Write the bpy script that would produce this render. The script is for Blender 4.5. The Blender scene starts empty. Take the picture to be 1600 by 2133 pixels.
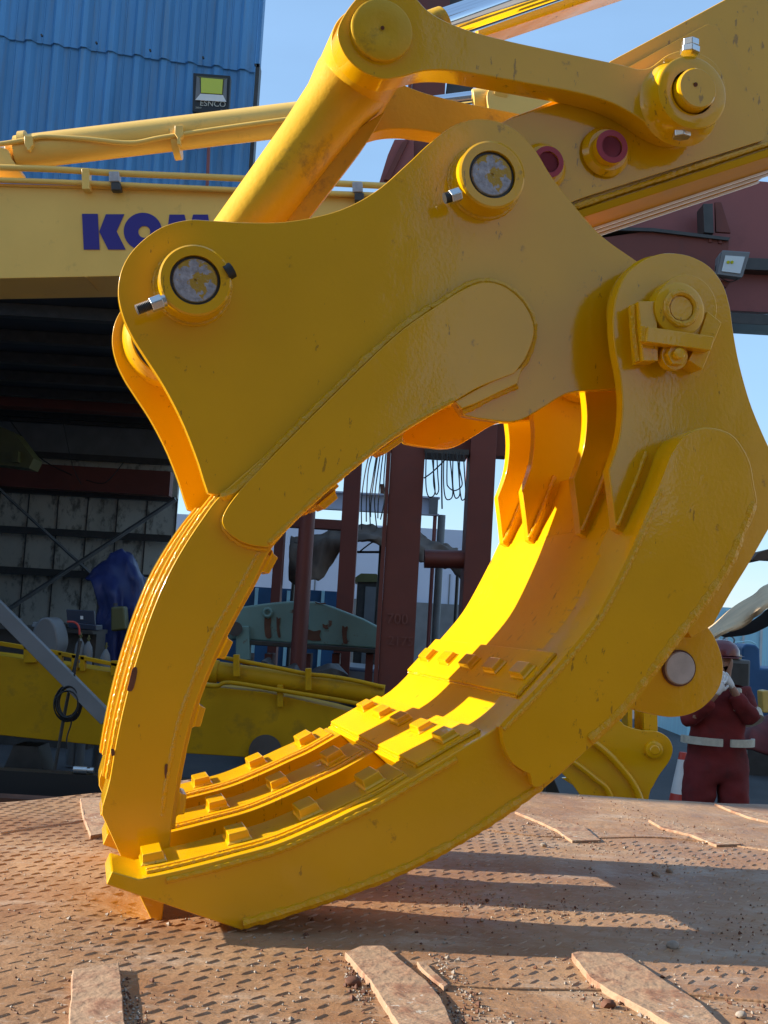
import bpy, bmesh, math, random
from mathutils import Vector as V, Matrix
from mathutils import noise as mnoise
R = math.radians
rnd = random.Random(7)
# ------------------------------------------------------------------ camera, sky, sun, exposure
CAMZ = 1.85; F = 2500.0; PITCH = math.atan(0.0874); ROLL = math.atan(0.058)
sc = bpy.context.scene
fw = V((0, math.cos(PITCH), math.sin(PITCH))); r0 = V((1, 0, 0)); u0 = V((0, -math.sin(PITCH), math.cos(PITCH)))
rt = r0 * math.cos(ROLL) + u0 * math.sin(ROLL); up = -r0 * math.sin(ROLL) + u0 * math.cos(ROLL)
CAM = V((0, 0, CAMZ))
cd = bpy.data.cameras.new('camera'); cam = bpy.data.objects.new('camera', cd); sc.collection.objects.link(cam)
m = Matrix((rt, up, -fw)).transposed().to_4x4(); m.translation = CAM; cam.matrix_world = m
cd.sensor_fit = 'VERTICAL'; cd.sensor_height = 24.0; cd.lens = 24.0 * F / 2133.0; cd.clip_end = 500; cd.clip_start = 0.05
sc.camera = cam
SUN_EL = R(20.5); SUN_AZ = R(7.0)
sd = V((-math.cos(SUN_AZ) * math.cos(SUN_EL), math.sin(SUN_AZ) * math.cos(SUN_EL), math.sin(SUN_EL)))
w = bpy.data.worlds.new('World'); sc.world = w; w.use_nodes = True
nt = w.node_tree; bg = nt.nodes['Background']
sky = nt.nodes.new('ShaderNodeTexSky'); sky.sky_type = 'NISHITA'; sky.sun_disc = False
sky.sun_elevation = SUN_EL; sky.sun_rotation = math.atan2(sd.x, sd.y); sky.air_density = 1.0; sky.dust_density = 0.3; sky.ozone_density = 3.0; sky.altitude = 300
tint = nt.nodes.new('ShaderNodeMix'); tint.data_type = 'RGBA'; tint.blend_type = 'MULTIPLY'; tint.inputs[0].default_value = 1; tint.inputs[7].default_value = (.95, .90, .80, 1)   # thin haze whitens the blue
nt.links.new(sky.outputs[0], tint.inputs[6]); haze = nt.nodes.new('ShaderNodeMix'); haze.data_type = 'RGBA'; wc = nt.nodes.new('ShaderNodeTexCoord'); wm = nt.nodes.new('ShaderNodeMapping'); wm.inputs['Scale'].default_value = (1.2, 1.2, 6); wn = nt.nodes.new('ShaderNodeTexNoise'); wn.inputs['Scale'].default_value = 2.2; wn.inputs['Detail'].default_value = 6; wr = nt.nodes.new('ShaderNodeMapRange'); wr.inputs[1].default_value = .35; wr.inputs[2].default_value = .7; wr.inputs[3].default_value = .42; wr.inputs[4].default_value = .60; nt.links.new(wc.outputs['Generated'], wm.inputs[0]); nt.links.new(wm.outputs[0], wn.inputs[0]); nt.links.new(wn.outputs[0], wr.inputs[0]); nt.links.new(wr.outputs[0], haze.inputs[0]); haze.inputs[7].default_value = (1.75, 3.0, 4.9, 1); nt.links.new(tint.outputs[2], haze.inputs[6]); nt.links.new(haze.outputs[2], bg.inputs[0]); bg.inputs[1].default_value = 0.115
ld = bpy.data.lights.new('sun', 'SUN'); ld.energy = 5.0; ld.angle = R(0.5); ld.color = (1.0, 0.91, 0.78)
lo = bpy.data.objects.new('sun', ld); sc.collection.objects.link(lo); lo.rotation_euler = sd.to_track_quat('Z', 'Y').to_euler()
vs = sc.view_settings; vs.view_transform = 'Standard'; vs.look = 'None'; vs.exposure = 1.15; vs.gamma = 1; vs.use_curve_mapping = False
sc.render.engine = 'CYCLES'; sc.cycles.max_bounces = 8; sc.cycles.diffuse_bounces = 4

# ------------------------------------------------------------------ measuring helpers (photo pixel -> place in the yard)
def ray(px, py): return rt * ((px - 800) / F) + up * (-(py - 1066.5) / F) + fw
KD = 1.5625                                           # the yard is laid out in units of KD metres of depth, set to metres below
def WY(px, py, Y):
    r = ray(px, py); p = CAM + r * (Y * KD / r.y); return V((p.x, p.y / KD, p.z))
def WZ(px, py, z): r = ray(px, py); return CAM + r * ((z - CAMZ) / r.z)
HD = 0.85; DECK = CAMZ - HD
VPX, VPY = 168.0, 1248.0
D = ray(VPX, VPY).normalized()                       # direction of the grapple's pins, away from the camera
C0 = (WZ(503, 1938, DECK) - CAM).dot(D)
def GP(px, py, c):
    r = ray(px, py); return CAM + r * (c * C0 / r.dot(D))
E1 = (ray(VPX + 400, VPY) - D * ray(VPX + 400, VPY).dot(D)).normalized(); E2 = D.cross(E1).normalized()
def pxm(px, py, c, n):                                # metres for n pixels at a place
    return (GP(px + n, py, c) - GP(px, py, c)).length

# ------------------------------------------------------------------ mesh helpers
ORG = {}
def empty(name, loc, label=None, cat=None, group=None, kind=None):
    o = bpy.data.objects.new(name, None); sc.collection.objects.link(o); o.location = loc; ORG[o] = V(loc)
    o.empty_display_size = 0.1
    tag(o, label, cat, group, kind); return o
def tag(o, label=None, cat=None, group=None, kind=None):
    if label: o['label'] = label
    if cat: o['category'] = cat
    if group: o['group'] = group
    if kind: o['kind'] = kind
    return o
def mk(name, geo, mat, parent=None, bevel=0, ang=38, seg=2, flat=False):
    vs_, fs = geo[0], geo[1]
    lo_ = V((min(v.x for v in vs_), min(v.y for v in vs_), min(v.z for v in vs_)))
    hi_ = V((max(v.x for v in vs_), max(v.y for v in vs_), max(v.z for v in vs_)))
    c = (lo_ + hi_) / 2
    if parent is None: c.z = lo_.z
    me = bpy.data.meshes.new(name); me.from_pydata([v - c for v in vs_], [], fs); me.validate()
    mats = mat if isinstance(mat, (list, tuple)) else [mat]
    for q in mats: me.materials.append(q)
    if len(geo) > 2 and geo[2] and len(geo[2]) == len(me.polygons): me.polygons.foreach_set('material_index', geo[2])
    bm = bmesh.new(); bm.from_mesh(me); bmesh.ops.recalc_face_normals(bm, faces=bm.faces); bm.to_mesh(me); bm.free()
    if not flat:
        me.polygons.foreach_set('use_smooth', [True] * len(me.polygons)); me.set_sharp_from_angle(angle=R(ang))
    o = bpy.data.objects.new(name, me); sc.collection.objects.link(o)
    ORG[o] = c
    if parent is not None:
        o.parent = parent; o.location = c - ORG[parent]
    else: o.location = c
    if bevel:
        b = o.modifiers.new('bevel', 'BEVEL'); b.width = bevel; b.segments = seg; b.limit_method = 'ANGLE'; b.angle_limit = R(40); b.harden_normals = True; b.use_clamp_overlap = True
    return o
def merge(*gs):
    vv, ff, mm = [], [], []
    for g in gs:
        n = len(vv); vv += g[0]; ff += [tuple(i + n for i in f) for f in g[1]]
        mm += (g[2] if len(g) > 2 and g[2] else [0] * len(g[1]))
    return vv, ff, mm
def setm(g, i): return g[0], g[1], [i] * len(g[1])
def prism(pts, vec):
    n = len(pts); a = [V(p) for p in pts]; b = [p + vec for p in a]
    return a + b, [tuple(range(n)), tuple(range(2 * n - 1, n - 1, -1))] + [(i, (i + 1) % n, n + (i + 1) % n, n + i) for i in range(n)]
def box(lo_, hi_):
    x0, y0, z0 = lo_; x1, y1, z1 = hi_
    return prism([V((x0, y0, z0)), V((x1, y0, z0)), V((x1, y1, z0)), V((x0, y1, z0))], V((0, 0, z1 - z0)))
def obox(c, a, b, h):                                  # half vectors
    return prism([c - a - b - h, c + a - b - h, c + a + b - h, c - a + b - h], h * 2)
def bar(p, q, wv, hv):                                 # square bar from p to q, half vectors
    return prism([p - wv - hv, p + wv - hv, p + wv + hv, p - wv + hv], q - p)
def frame_of(t):
    a = V((0, 0, 1)) if abs(t.z) < 0.9 else V((1, 0, 0))
    x = t.cross(a).normalized(); return x, t.cross(x).normalized()
def tube(path, r, n=10, cap=True, el=None, jit=0):
    path = [V(p) for p in path]; vv, ff = [], []; x = None
    for i, p in enumerate(path):
        t = (path[min(i + 1, len(path) - 1)] - path[max(i - 1, 0)]).normalized()
        if x is None: x, y = frame_of(t)
        else: x = (x - t * x.dot(t)).normalized(); y = t.cross(x)
        rr = r[i] if isinstance(r, (list, tuple)) else r
        for k in range(n):
            a = 2 * math.pi * k / n; q = rr * (1 + (rnd.uniform(-jit, jit) if jit else 0))
            if el: vv.append(p + el[0] * (math.cos(a) * q) + el[1] * (math.sin(a) * q))
            else: vv.append(p + x * (math.cos(a) * q) + y * (math.sin(a) * q))
    for i in range(len(path) - 1):
        for k in range(n): ff.append((i * n + k, i * n + (k + 1) % n, (i + 1) * n + (k + 1) % n, (i + 1) * n + k))
    if cap: ff.append(tuple(range(n))); ff.append(tuple(range(len(vv) - 1, len(vv) - n - 1, -1)))
    return vv, ff
def cyl(p, q, r, n=40, r2=None): return tube([p, q], [r, r if r2 is None else r2], n)
def lathe(p, ax, prof, n=48):                          # prof: (along, radius)
    return tube_prof(p, ax, prof, n)
def tube_prof(p, ax, prof, n):
    x, y = frame_of(ax); vv, ff = [], []
    for (h, r) in prof:
        for k in range(n):
            a = 2 * math.pi * k / n; vv.append(p + ax * h + (x * math.cos(a) + y * math.sin(a)) * max(r, 1e-4))
    for i in range(len(prof) - 1):
        for k in range(n): ff.append((i * n + k, i * n + (k + 1) % n, (i + 1) * n + (k + 1) % n, (i + 1) * n + k))
    ff.append(tuple(range(n))); ff.append(tuple(range(len(vv) - 1, len(vv) - n - 1, -1)))
    return vv, ff
def cr(p0, p1, p2, p3, t):
    return tuple(0.5 * (2 * p1[i] + (p2[i] - p0[i]) * t + (2 * p0[i] - 5 * p1[i] + 4 * p2[i] - p3[i]) * t * t + (3 * p1[i] - p0[i] - 3 * p2[i] + p3[i]) * t ** 3) for i in range(len(p1)))
def spline(pts, closed=False, n=6):                    # points with a trailing 's' stay sharp
    P = [tuple(p[:2]) for p in pts]; S = [len(p) > 2 for p in pts]; N = len(P); out = []
    rng = range(N if closed else N - 1)
    for i in rng:
        a, b = P[i], P[(i + 1) % N]
        p0 = P[(i - 1) % N] if (closed or i > 0) and not S[i] else (2 * a[0] - b[0], 2 * a[1] - b[1])
        p3 = P[(i + 2) % N] if (closed or i < N - 2) and not S[(i + 1) % N] else (2 * b[0] - a[0], 2 * b[1] - a[1])
        if S[i] and S[(i + 1) % N]: out.append(a); continue
        for k in range(n): out.append(cr(p0, a, b, p3, k / n))
    if not closed: out.append(P[-1])
    return out
def spl3(pts, n=6):
    P = [tuple(p) for p in pts]; out = []
    for i in range(len(P) - 1):
        p0 = P[i - 1] if i else P[0]; p3 = P[i + 2] if i + 2 < len(P) else P[-1]
        for k in range(n): out.append(V(cr(p0, P[i], P[i + 1], p3, k / n)))
    out.append(V(P[-1])); return out
def resample(pts, step):
    out = [pts[0]]; acc = 0
    for a, b in zip(pts[:-1], pts[1:]):
        L = (b - a).length; s = step - acc
        while s <= L: out.append(a.lerp(b, s / L)); s += step
        acc = (acc + L) % step
    out.append(pts[-1]); return out
def plate(outline, cref, ca, cb, n=6):                 # outline traced at depth cref, standing from ca to cb
    pts = [GP(x, y, cref) + D * ((ca - cref) * C0) for x, y in spline(outline, True, n)]
    return prism(pts, D * ((cb - ca) * C0))
def at(px, py, cref, c): return GP(px, py, cref) + D * ((c - cref) * C0)
def dsh(c): return D * (c * C0)
def bead(pts, r=0.008):
    P = resample(pts, r * 0.85); rr = [r * (0.95 + 0.10 * math.sin(i * 1.9) + .22 * mnoise.noise(p * 14) + rnd.uniform(-.05, .05)) for i, p in enumerate(P)]
    return tube(P, rr, 8)
def noise_poly(pts, amp):
    return [p + V((rnd.uniform(-amp, amp), rnd.uniform(-amp, amp), rnd.uniform(-amp, amp))) for p in pts]

# ------------------------------------------------------------------ materials
def mat(name, col, rough=0.5, metal=0.0, coat=0.0, var=0.0, vscale=6.0, bump=0.0, bscale=40.0, dirt=None, dirt_amt=0.0, dscale=5.0, spec=0.5, dlow=0.55, dhigh=0.7, stretch=None, bump2=0.0, b2scale=5.0, chip=None):
    mt = bpy.data.materials.new(name); mt.use_nodes = True; t = mt.node_tree; b = t.nodes['Principled BSDF']; L = t.links.new
    b.inputs['Roughness'].default_value = rough; b.inputs['Metallic'].default_value = metal
    b.inputs['Coat Weight'].default_value = coat; b.inputs['Coat Roughness'].default_value = 0.05; b.inputs['Specular IOR Level'].default_value = spec
    tc = t.nodes.new('ShaderNodeTexCoord'); src = tc.outputs['Object']
    if stretch:
        mp = t.nodes.new('ShaderNodeMapping'); mp.inputs['Scale'].default_value = stretch; L(src, mp.inputs[0]); src = mp.outputs[0]
    cur = None
    if var:
        nz = t.nodes.new('ShaderNodeTexNoise'); nz.inputs['Scale'].default_value = vscale; nz.inputs['Detail'].default_value = 6; L(src, nz.inputs[0])
        rp = t.nodes.new('ShaderNodeValToRGB'); rp.color_ramp.elements[0].position = .3; rp.color_ramp.elements[1].position = .7
        rp.color_ramp.elements[0].color = (*[max(0, c * (1 - var)) for c in col], 1); rp.color_ramp.elements[1].color = (*[min(1, c * (1 + var)) for c in col], 1)
        L(nz.outputs[0], rp.inputs[0]); cur = rp.outputs[0]
        mr = t.nodes.new('ShaderNodeMapRange'); mr.inputs[3].default_value = max(0.02, rough - .08); mr.inputs[4].default_value = rough + .1; L(nz.outputs[0], mr.inputs[0]); L(mr.outputs[0], b.inputs['Roughness'])
    else: b.inputs['Base Color'].default_value = (*col, 1)
    if dirt:
        n2 = t.nodes.new('ShaderNodeTexNoise'); n2.inputs['Scale'].default_value = dscale; n2.inputs['Detail'].default_value = 10; n2.inputs['Roughness'].default_value = .68; L(src, n2.inputs[0])
        r2 = t.nodes.new('ShaderNodeValToRGB'); r2.color_ramp.elements[0].position = dlow; r2.color_ramp.elements[1].position = dhigh
        r2.color_ramp.elements[0].color = (0, 0, 0, 1); r2.color_ramp.elements[1].color = (dirt_amt,) * 3 + (1,); L(n2.outputs[0], r2.inputs[0])
        mx = t.nodes.new('ShaderNodeMix'); mx.data_type = 'RGBA'; L(r2.outputs[0], mx.inputs[0])
        if cur: L(cur, mx.inputs[6])
        else: mx.inputs[6].default_value = (*col, 1)
        mx.inputs[7].default_value = (*dirt, 1); cur = mx.outputs[2]
    if chip:                                           # small scratches and chips: long thin specks
        m5 = t.nodes.new('ShaderNodeMapping'); m5.inputs['Scale'].default_value = (1, 1, .35); m5.inputs['Rotation'].default_value = (.5, .3, .6); L(src, m5.inputs[0])
        n5 = t.nodes.new('ShaderNodeTexNoise'); n5.inputs['Scale'].default_value = 38; n5.inputs['Detail'].default_value = 5; n5.inputs['Roughness'].default_value = .7; L(m5.outputs[0], n5.inputs[0])
        n6 = t.nodes.new('ShaderNodeTexNoise'); n6.inputs['Scale'].default_value = 2.5; n6.inputs['Detail'].default_value = 3; L(src, n6.inputs[0])
        ad = t.nodes.new('ShaderNodeMath'); ad.operation = 'MULTIPLY_ADD'; ad.inputs[1].default_value = .5; L(n6.outputs[0], ad.inputs[0]); L(n5.outputs[0], ad.inputs[2])
        r5 = t.nodes.new('ShaderNodeValToRGB'); r5.color_ramp.elements[0].position = .985; r5.color_ramp.elements[1].position = 1.0; r5.color_ramp.elements[0].color = (0, 0, 0, 1); r5.color_ramp.elements[1].color = (.85, .85, .85, 1)
        of = t.nodes.new('ShaderNodeMath'); of.operation = 'ADD'; of.inputs[1].default_value = .055; L(ad.outputs[0], of.inputs[0]); L(of.outputs[0], r5.inputs[0])
        m6 = t.nodes.new('ShaderNodeMix'); m6.data_type = 'RGBA'; L(r5.outputs[0], m6.inputs[0])
        if cur: L(cur, m6.inputs[6])
        else: m6.inputs[6].default_value = (*col, 1)
        m6.inputs[7].default_value = (*chip, 1); cur = m6.outputs[2]
    if cur: L(cur, b.inputs['Base Color'])
    if bump:
        n3 = t.nodes.new('ShaderNodeTexNoise'); n3.inputs['Scale'].default_value = bscale; n3.inputs['Detail'].default_value = 4; L(src, n3.inputs[0])
        bp = t.nodes.new('ShaderNodeBump'); bp.inputs['Strength'].default_value = bump; bp.inputs['Distance'].default_value = 0.01; L(n3.outputs[0], bp.inputs['Height']); last = bp
        if bump2:
            n4 = t.nodes.new('ShaderNodeTexNoise'); n4.inputs['Scale'].default_value = b2scale; n4.inputs['Detail'].default_value = 2; L(src, n4.inputs[0])
            b2 = t.nodes.new('ShaderNodeBump'); b2.inputs['Strength'].default_value = bump2; b2.inputs['Distance'].default_value = 0.05; L(n4.outputs[0], b2.inputs['Height']); L(bp.outputs[0], b2.inputs['Normal']); last = b2
        L(last.outputs[0], b.inputs['Normal']); L(last.outputs[0], b.inputs['Coat Normal'])
    return mt
YC = (0.73, 0.383, 0.0)
M = {}
M['paint'] = mat('yellow_gloss_paint', YC, .36, coat=.9, spec=.08, var=.05, vscale=3, bump=.04, bscale=90, bump2=.05, b2scale=5, chip=(.34, .17, .01), dirt=(.28, .13, .01), dirt_amt=.6, dscale=14, dlow=.64, dhigh=.70)
M['satin'] = mat('yellow_satin_paint', YC, .42, coat=.12, spec=.08, var=.05, vscale=3, bump=.05, bscale=90, dirt=(.28, .13, .01), dirt_amt=.6, dscale=12, dlow=.63, dhigh=.70, chip=(.36, .18, .01))
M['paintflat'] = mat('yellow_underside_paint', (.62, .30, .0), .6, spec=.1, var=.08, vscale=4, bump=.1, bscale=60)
M['paintworn'] = mat('yellow_worn_paint', (.64, .36, .01), .42, spec=.25, var=.10, vscale=4, bump=.12, bscale=60, dirt=(.12, .07, .03), dirt_amt=.8, dscale=5.5, dlow=.56, dhigh=.70)
M['paintold'] = mat('yellow_machine_paint', (.84, .53, .12), .35, var=.06, vscale=2, bump=.03, bscale=50, dirt=(.2, .12, .04), dirt_amt=.4, dscale=5, dlow=.6, dhigh=.75)
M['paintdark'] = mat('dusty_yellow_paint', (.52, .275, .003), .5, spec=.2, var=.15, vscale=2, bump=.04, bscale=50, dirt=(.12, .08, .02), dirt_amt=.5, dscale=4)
M['weld'] = mat('painted_weld', (.70, .36, .0), .24, coat=.6, spec=.2, bump=.5, bscale=90)
M['steel'] = mat('bare_steel', (.42, .40, .40), .45, metal=.25, var=.15, vscale=25, bump=.05, bscale=200)
M['pinface'] = mat('scraped_pin_face', (.34, .32, .34), .5, metal=.15, var=.35, vscale=60, bump=.3, bscale=90, dirt=(.45, .26, .02), dirt_amt=1, dscale=11, dlow=.53, dhigh=.55)
M['zinc'] = mat('zinc_plated', (.62, .63, .62), .25, metal=.9)
M['chrome'] = mat('chrome', (.75, .76, .80), .06, metal=1)
M['black'] = mat('black_rubber', (.018, .017, .016), .5, bump=.1, bscale=200)
M['darksteel'] = mat('dark_steel', (.06, .055, .05), .45, metal=.3, var=.2, vscale=8)
M['grey'] = mat('grey_paint', (.16, .16, .16), .5, var=.15, vscale=3)
M['maroon'] = mat('maroon_primer', (.155, .035, .022), .6, var=.14, vscale=1.6, bump=.03, bscale=30, dirt=(.09, .035, .03), dirt_amt=.6, dscale=2.5)
M['maroonL'] = mat('pinkish_red_primer', (.26, .07, .06), .55, var=.12, vscale=1.2, dirt=(.17, .05, .045), dirt_amt=.6, dscale=1.5)
M['redring'] = mat('red_primer_ring', (.33, .02, .035), .5)
M['blue'] = mat('blue_sheet', (.085, .265, .50), .45, var=.18, vscale=1.2, dirt=(.15, .22, .30), dirt_amt=.7, dscale=2.2, stretch=(5, 5, .35), dlow=.5, dhigh=.72, bump=.02, bscale=20)
M['letters'] = mat('blue_lettering', (.035, .025, .22), .4)
M['glassY'] = mat('lamp_chip_panel', (.55, .58, .02), .25, coat=.5)
M['white'] = mat('white_paint', (.75, .72, .68), .4, var=.05, vscale=10)
M['thread'] = mat('threaded_steel', (.22, .21, .20), .35, metal=.8)
M['rail'] = mat('white_strip', (.92, .90, .86), .35)
M['bar'] = mat('worn_bar_steel', (.38, .245, .15), .75, var=.28, vscale=9, bump=.7, bscale=35, dirt=(.20, .085, .045), dirt_amt=.9, dscale=9, dlow=.46, dhigh=.62, chip=(.55, .50, .42))
M['silver'] = mat('reflector', (.8, .8, .8), .15, metal=.9)
M['glass'] = mat('lamp_glass', (.55, .57, .55), .12, coat=1)
M['canvas'] = mat('tan_canvas', (.66, .46, .26), .85, var=.12, vscale=4, bump=.4, bscale=6)
M['canvasD'] = mat('dark_canvas', (.10, .062, .04), .85, var=.25, vscale=3, bump=.4, bscale=5)
M['bluetarp'] = mat('navy_tarpaulin', (.02, .03, .12), .5, var=.2, vscale=3, bump=.3, bscale=4)
M['teal'] = mat('faded_teal_paint', (.17, .27, .23), .55, var=.12, vscale=2, dirt=(.13, .05, .025), dirt_amt=1, dscale=4.5, dlow=.60, dhigh=.66)
M['rust'] = mat('rust', (.13, .05, .025), .8, var=.3, vscale=6, bump=.2, bscale=30)
M['wallout'] = mat('pale_wall', (.55, .57, .66), .8, var=.04, vscale=.6)
M['panel'] = mat('stained_panel', (.56, .53, .45), .85, var=.15, vscale=1.0, dirt=(.12, .11, .09), dirt_amt=.8, dscale=3.2, dlow=.50, dhigh=.62, stretch=(1.6, 1, .9), bump=.05, bscale=20)
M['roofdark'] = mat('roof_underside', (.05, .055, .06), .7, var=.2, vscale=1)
M['cyan'] = mat('light_blue_container', (.50, .86, .98), .5, var=.08, vscale=1.5, dirt=(.45, .42, .38), dirt_amt=.6, dscale=3, stretch=(6, 6, .5))
M['bluem'] = mat('blue_machine_paint', (.03, .11, .24), .5, var=.2, vscale=2)
M['asphalt'] = mat('yard_asphalt', (.06, .06, .062), .85, var=.2, vscale=1.5, bump=.25, bscale=60, dirt=(.13, .11, .09), dirt_amt=.5, dscale=.8)
M['coverall'] = mat('red_coverall', (.15, .013, .013), .85, var=.25, vscale=5, bump=.9, bscale=9, dirt=(.05, .018, .018), dirt_amt=.55, dscale=6)
M['reflect'] = mat('reflective_tape', (.50, .47, .38), .5, var=.15, vscale=20, dirt=(.2, .15, .1), dirt_amt=.6, dscale=12)
M['skin'] = mat('skin', (.34, .18, .12), .55)
M['helmet'] = mat('red_helmet', (.13, .015, .015), .3, coat=.3)
M['cotton'] = mat('white_glove', (.7, .7, .68), .9)
M['conered'] = mat('cone_red', (.55, .05, .03), .5)
M['redcloth'] = mat('dark_red_sheet', (.15, .03, .03), .8, var=.3, vscale=5, bump=.4, bscale=6)
M['olive'] = mat('olive_paint', (.11, .10, .03), .5, var=.15, vscale=2)
M['screen'] = mat('dark_blue_lid', (.02, .03, .055), .35)
M['stone'] = mat('stone', (.33, .28, .23), .9, var=.25, vscale=30, bump=.3, bscale=80)
M['chalk'] = mat('chalk', (.19, .065, .048), .9)

# deck material: rusty trodden steel with pale scuffs
def deck_mat():
    mt = bpy.data.materials.new('rusty_chequer_steel'); mt.use_nodes = True; t = mt.node_tree; b = t.nodes['Principled BSDF']; L = t.links.new
    tc = t.nodes.new('ShaderNodeTexCoord')
    def nz(s, d=8, r=.6, st=None):
        n = t.nodes.new('ShaderNodeTexNoise'); n.inputs['Scale'].default_value = s; n.inputs['Detail'].default_value = d; n.inputs['Roughness'].default_value = r
        if st:
            mp = t.nodes.new('ShaderNodeMapping'); mp.inputs['Scale'].default_value = st; mp.inputs['Rotation'].default_value = (0, 0, .25); L(tc.outputs['Object'], mp.inputs[0]); L(mp.outputs[0], n.inputs[0])
        else: L(tc.outputs['Object'], n.inputs[0])
        return n.outputs[0]
    def ramp(f, a, b_, ca, cb):
        r = t.nodes.new('ShaderNodeValToRGB'); e = r.color_ramp.elements; e[0].position = a; e[1].position = b_; e[0].color = ca; e[1].color = cb; L(f, r.inputs[0]); return r.outputs[0]
    def mix(f, a, b_):
        x = t.nodes.new('ShaderNodeMix'); x.data_type = 'RGBA'; L(f, x.inputs[0])
        for s, i in ((a, 6), (b_, 7)):
            if isinstance(s, tuple): x.inputs[i].default_value = s
            else: L(s, x.inputs[i])
        return x.outputs[2]
    base = ramp(nz(1.6), .35, .65, (.25, .118, .05, 1), (.39, .232, .12, 1))
    c = mix(ramp(nz(3.0, 10, .7, (1, 3, 1)), .52, .66, (0, 0, 0, 1), (.6, .6, .6, 1)), base, (.43, .33, .24, 1))
    c = mix(ramp(nz(7, 10, .7), .60, .72, (0, 0, 0, 1), (.55, .55, .55, 1)), c, (.20, .085, .05, 1))
    c = mix(ramp(nz(30, 6, .7, (1, 4, 1)), .60, .70, (0, 0, 0, 1), (.6, .6, .6, 1)), c, (.60, .54, .46, 1))
    c = mix(ramp(nz(60, 4, .8), .64, .72, (0, 0, 0, 1), (.7, .7, .7, 1)), c, (.10, .06, .045, 1))
    L(c, b.inputs['Base Color'])
    b.inputs['Roughness'].default_value = .6; b.inputs['Metallic'].default_value = .0
    L(ramp(nz(4, 8, .7), .4, .7, (.45, .45, .45, 1), (.8, .8, .8, 1)), b.inputs['Roughness'])
    bp = t.nodes.new('ShaderNodeBump'); bp.inputs['Strength'].default_value = .5; bp.inputs['Distance'].default_value = .006; L(nz(45, 8, .75), bp.inputs['Height'])
    b2 = t.nodes.new('ShaderNodeBump'); b2.inputs['Strength'].default_value = .35; b2.inputs['Distance'].default_value = .03; L(nz(9, 4, .6), b2.inputs['Height']); L(bp.outputs[0], b2.inputs['Normal']); L(b2.outputs[0], b.inputs['Normal'])
    return mt
M['deck'] = deck_mat()

# ------------------------------------------------------------------ ground
g = mk('ground', ([V((-120, -60, 0)), V((120, -60, 0)), V((120, 300, 0)), V((-120, 300, 0))], [(0, 1, 2, 3)]), M['asphalt']); tag(g, kind='structure')
# ------------------------------------------------------------------ things behind the deck
YV = V((0, 1, 0)); ZV = V((0, 0, 1)); XV = V((1, 0, 0))
def wall(outline, Y, th, n=6, sp=False):
    o = spline(outline, True, n) if sp else [(p[0], p[1]) for p in outline]
    return prism([WY(x, y, Y) for x, y in o], YV * th)
def tb(pts, Y, r, n=10, sm=6):
    p = [WY(x, y, Y if not isinstance(Y, (list, tuple)) else Y[i]) for i, (x, y) in enumerate(pts)]
    return tube(spl3([tuple(q) for q in p], sm) if len(p) > 2 else p, r, n)
def crumple(geo, amp, sc_=3.0, seed=0):
    return [v + V((mnoise.noise(v * sc_ + V((seed, 0, 0))), mnoise.noise(v * sc_ + V((0, seed + 9, 0))), mnoise.noise(v * sc_ + V((0, 0, seed + 20))))) * amp for v in geo[0]], geo[1]
def sheetgrid(rows, n=20):                              # rows of 3D points -> smooth draped sheet
    R_ = [resample_n(spl3([tuple(p) for p in r], 8), n) for r in rows]
    cols = [spl3([tuple(r[i]) for r in R_], 5) for i in range(n)]
    m_ = len(cols[0]); vv = [cols[i][j] for j in range(m_) for i in range(n)]
    return vv, [(j * n + i, j * n + i + 1, (j + 1) * n + i + 1, (j + 1) * n + i) for j in range(m_ - 1) for i in range(n - 1)]
def resample_n(pts, n):
    d = [0]
    for a, b in zip(pts[:-1], pts[1:]): d.append(d[-1] + (b - a).length)
    out = []; k = 0
    for i in range(n):
        t = d[-1] * i / (n - 1)
        while k < len(pts) - 2 and d[k + 1] < t: k += 1
        L_ = d[k + 1] - d[k]; out.append(pts[k].lerp(pts[k + 1], (t - d[k]) / L_ if L_ else 0))
    return out
def thick(o, t): s = o.modifiers.new('solid', 'SOLIDIFY'); s.thickness = t; return o
from mathutils import noise as mnoise

# --- workshop: blue corrugated front, dark open bay, stained back wall
ws = empty('workshop', (-6, 9.5, 0), 'workshop with blue corrugated front above a dark open bay', 'workshop')
XR = WY(508, 480, 9.8).x; XL = -14.0
def yfac(x): return 9.5 + .33 * (x - XL * .35) / (XR - XL * .35)
def corr(z0, z1, off, jag=0):
    vv, ff = [], []; xs = []; x = XL; k = 0; pit = .335
    prof = [(0, 0), (.05, -.045), (.11, -.045), (.16, 0), (.22, 0), (.225, -.008), (.235, -.008), (.24, 0)]
    while x < XR:
        for dx, dy in prof:
            if x + dx <= XR: xs.append((x + dx, dy))
        x += pit
    xs.append((XR, 0))
    for x, dy in xs:
        zz = z0 + (rnd.uniform(-.004, .004) if jag else 0)
        y = yfac(x) + dy + off; vv += [V((x, y, zz)), V((x, y, z1))]
    for i in range(len(xs) - 1): ff.append((2 * i, 2 * i + 2, 2 * i + 3, 2 * i + 1))
    return vv, ff
zs = WY(260, 118, 9.65).z; zb = WY(260, 600, 9.65).z
mk('front_sheet', corr(zb, zs + .1, 0), M['blue'], ws, ang=25); mk('front_sheet', corr(zs, zs + 3.5, -.02, 1), M['blue'], ws, ang=25)
for k in range(12):
    x = XL * .35 + k * .67; 
    if x < XR: mk('sheet_screw', cyl(V((x + .19, yfac(x) - .075, zs + .06)), V((x + .19, yfac(x) - .05, zs + .06)), .014, 8), M['darksteel'], ws)
mk('corner_trim', box((XR - .03, 9.84, zb), (XR + .05, 9.98, zs + .15)), M['darksteel'], ws); mk('corner_trim', box((XR - .02, 9.84, zs + .1), (XR + .04, 9.98, zs + 3.5)), M['blue'], ws)
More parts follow.
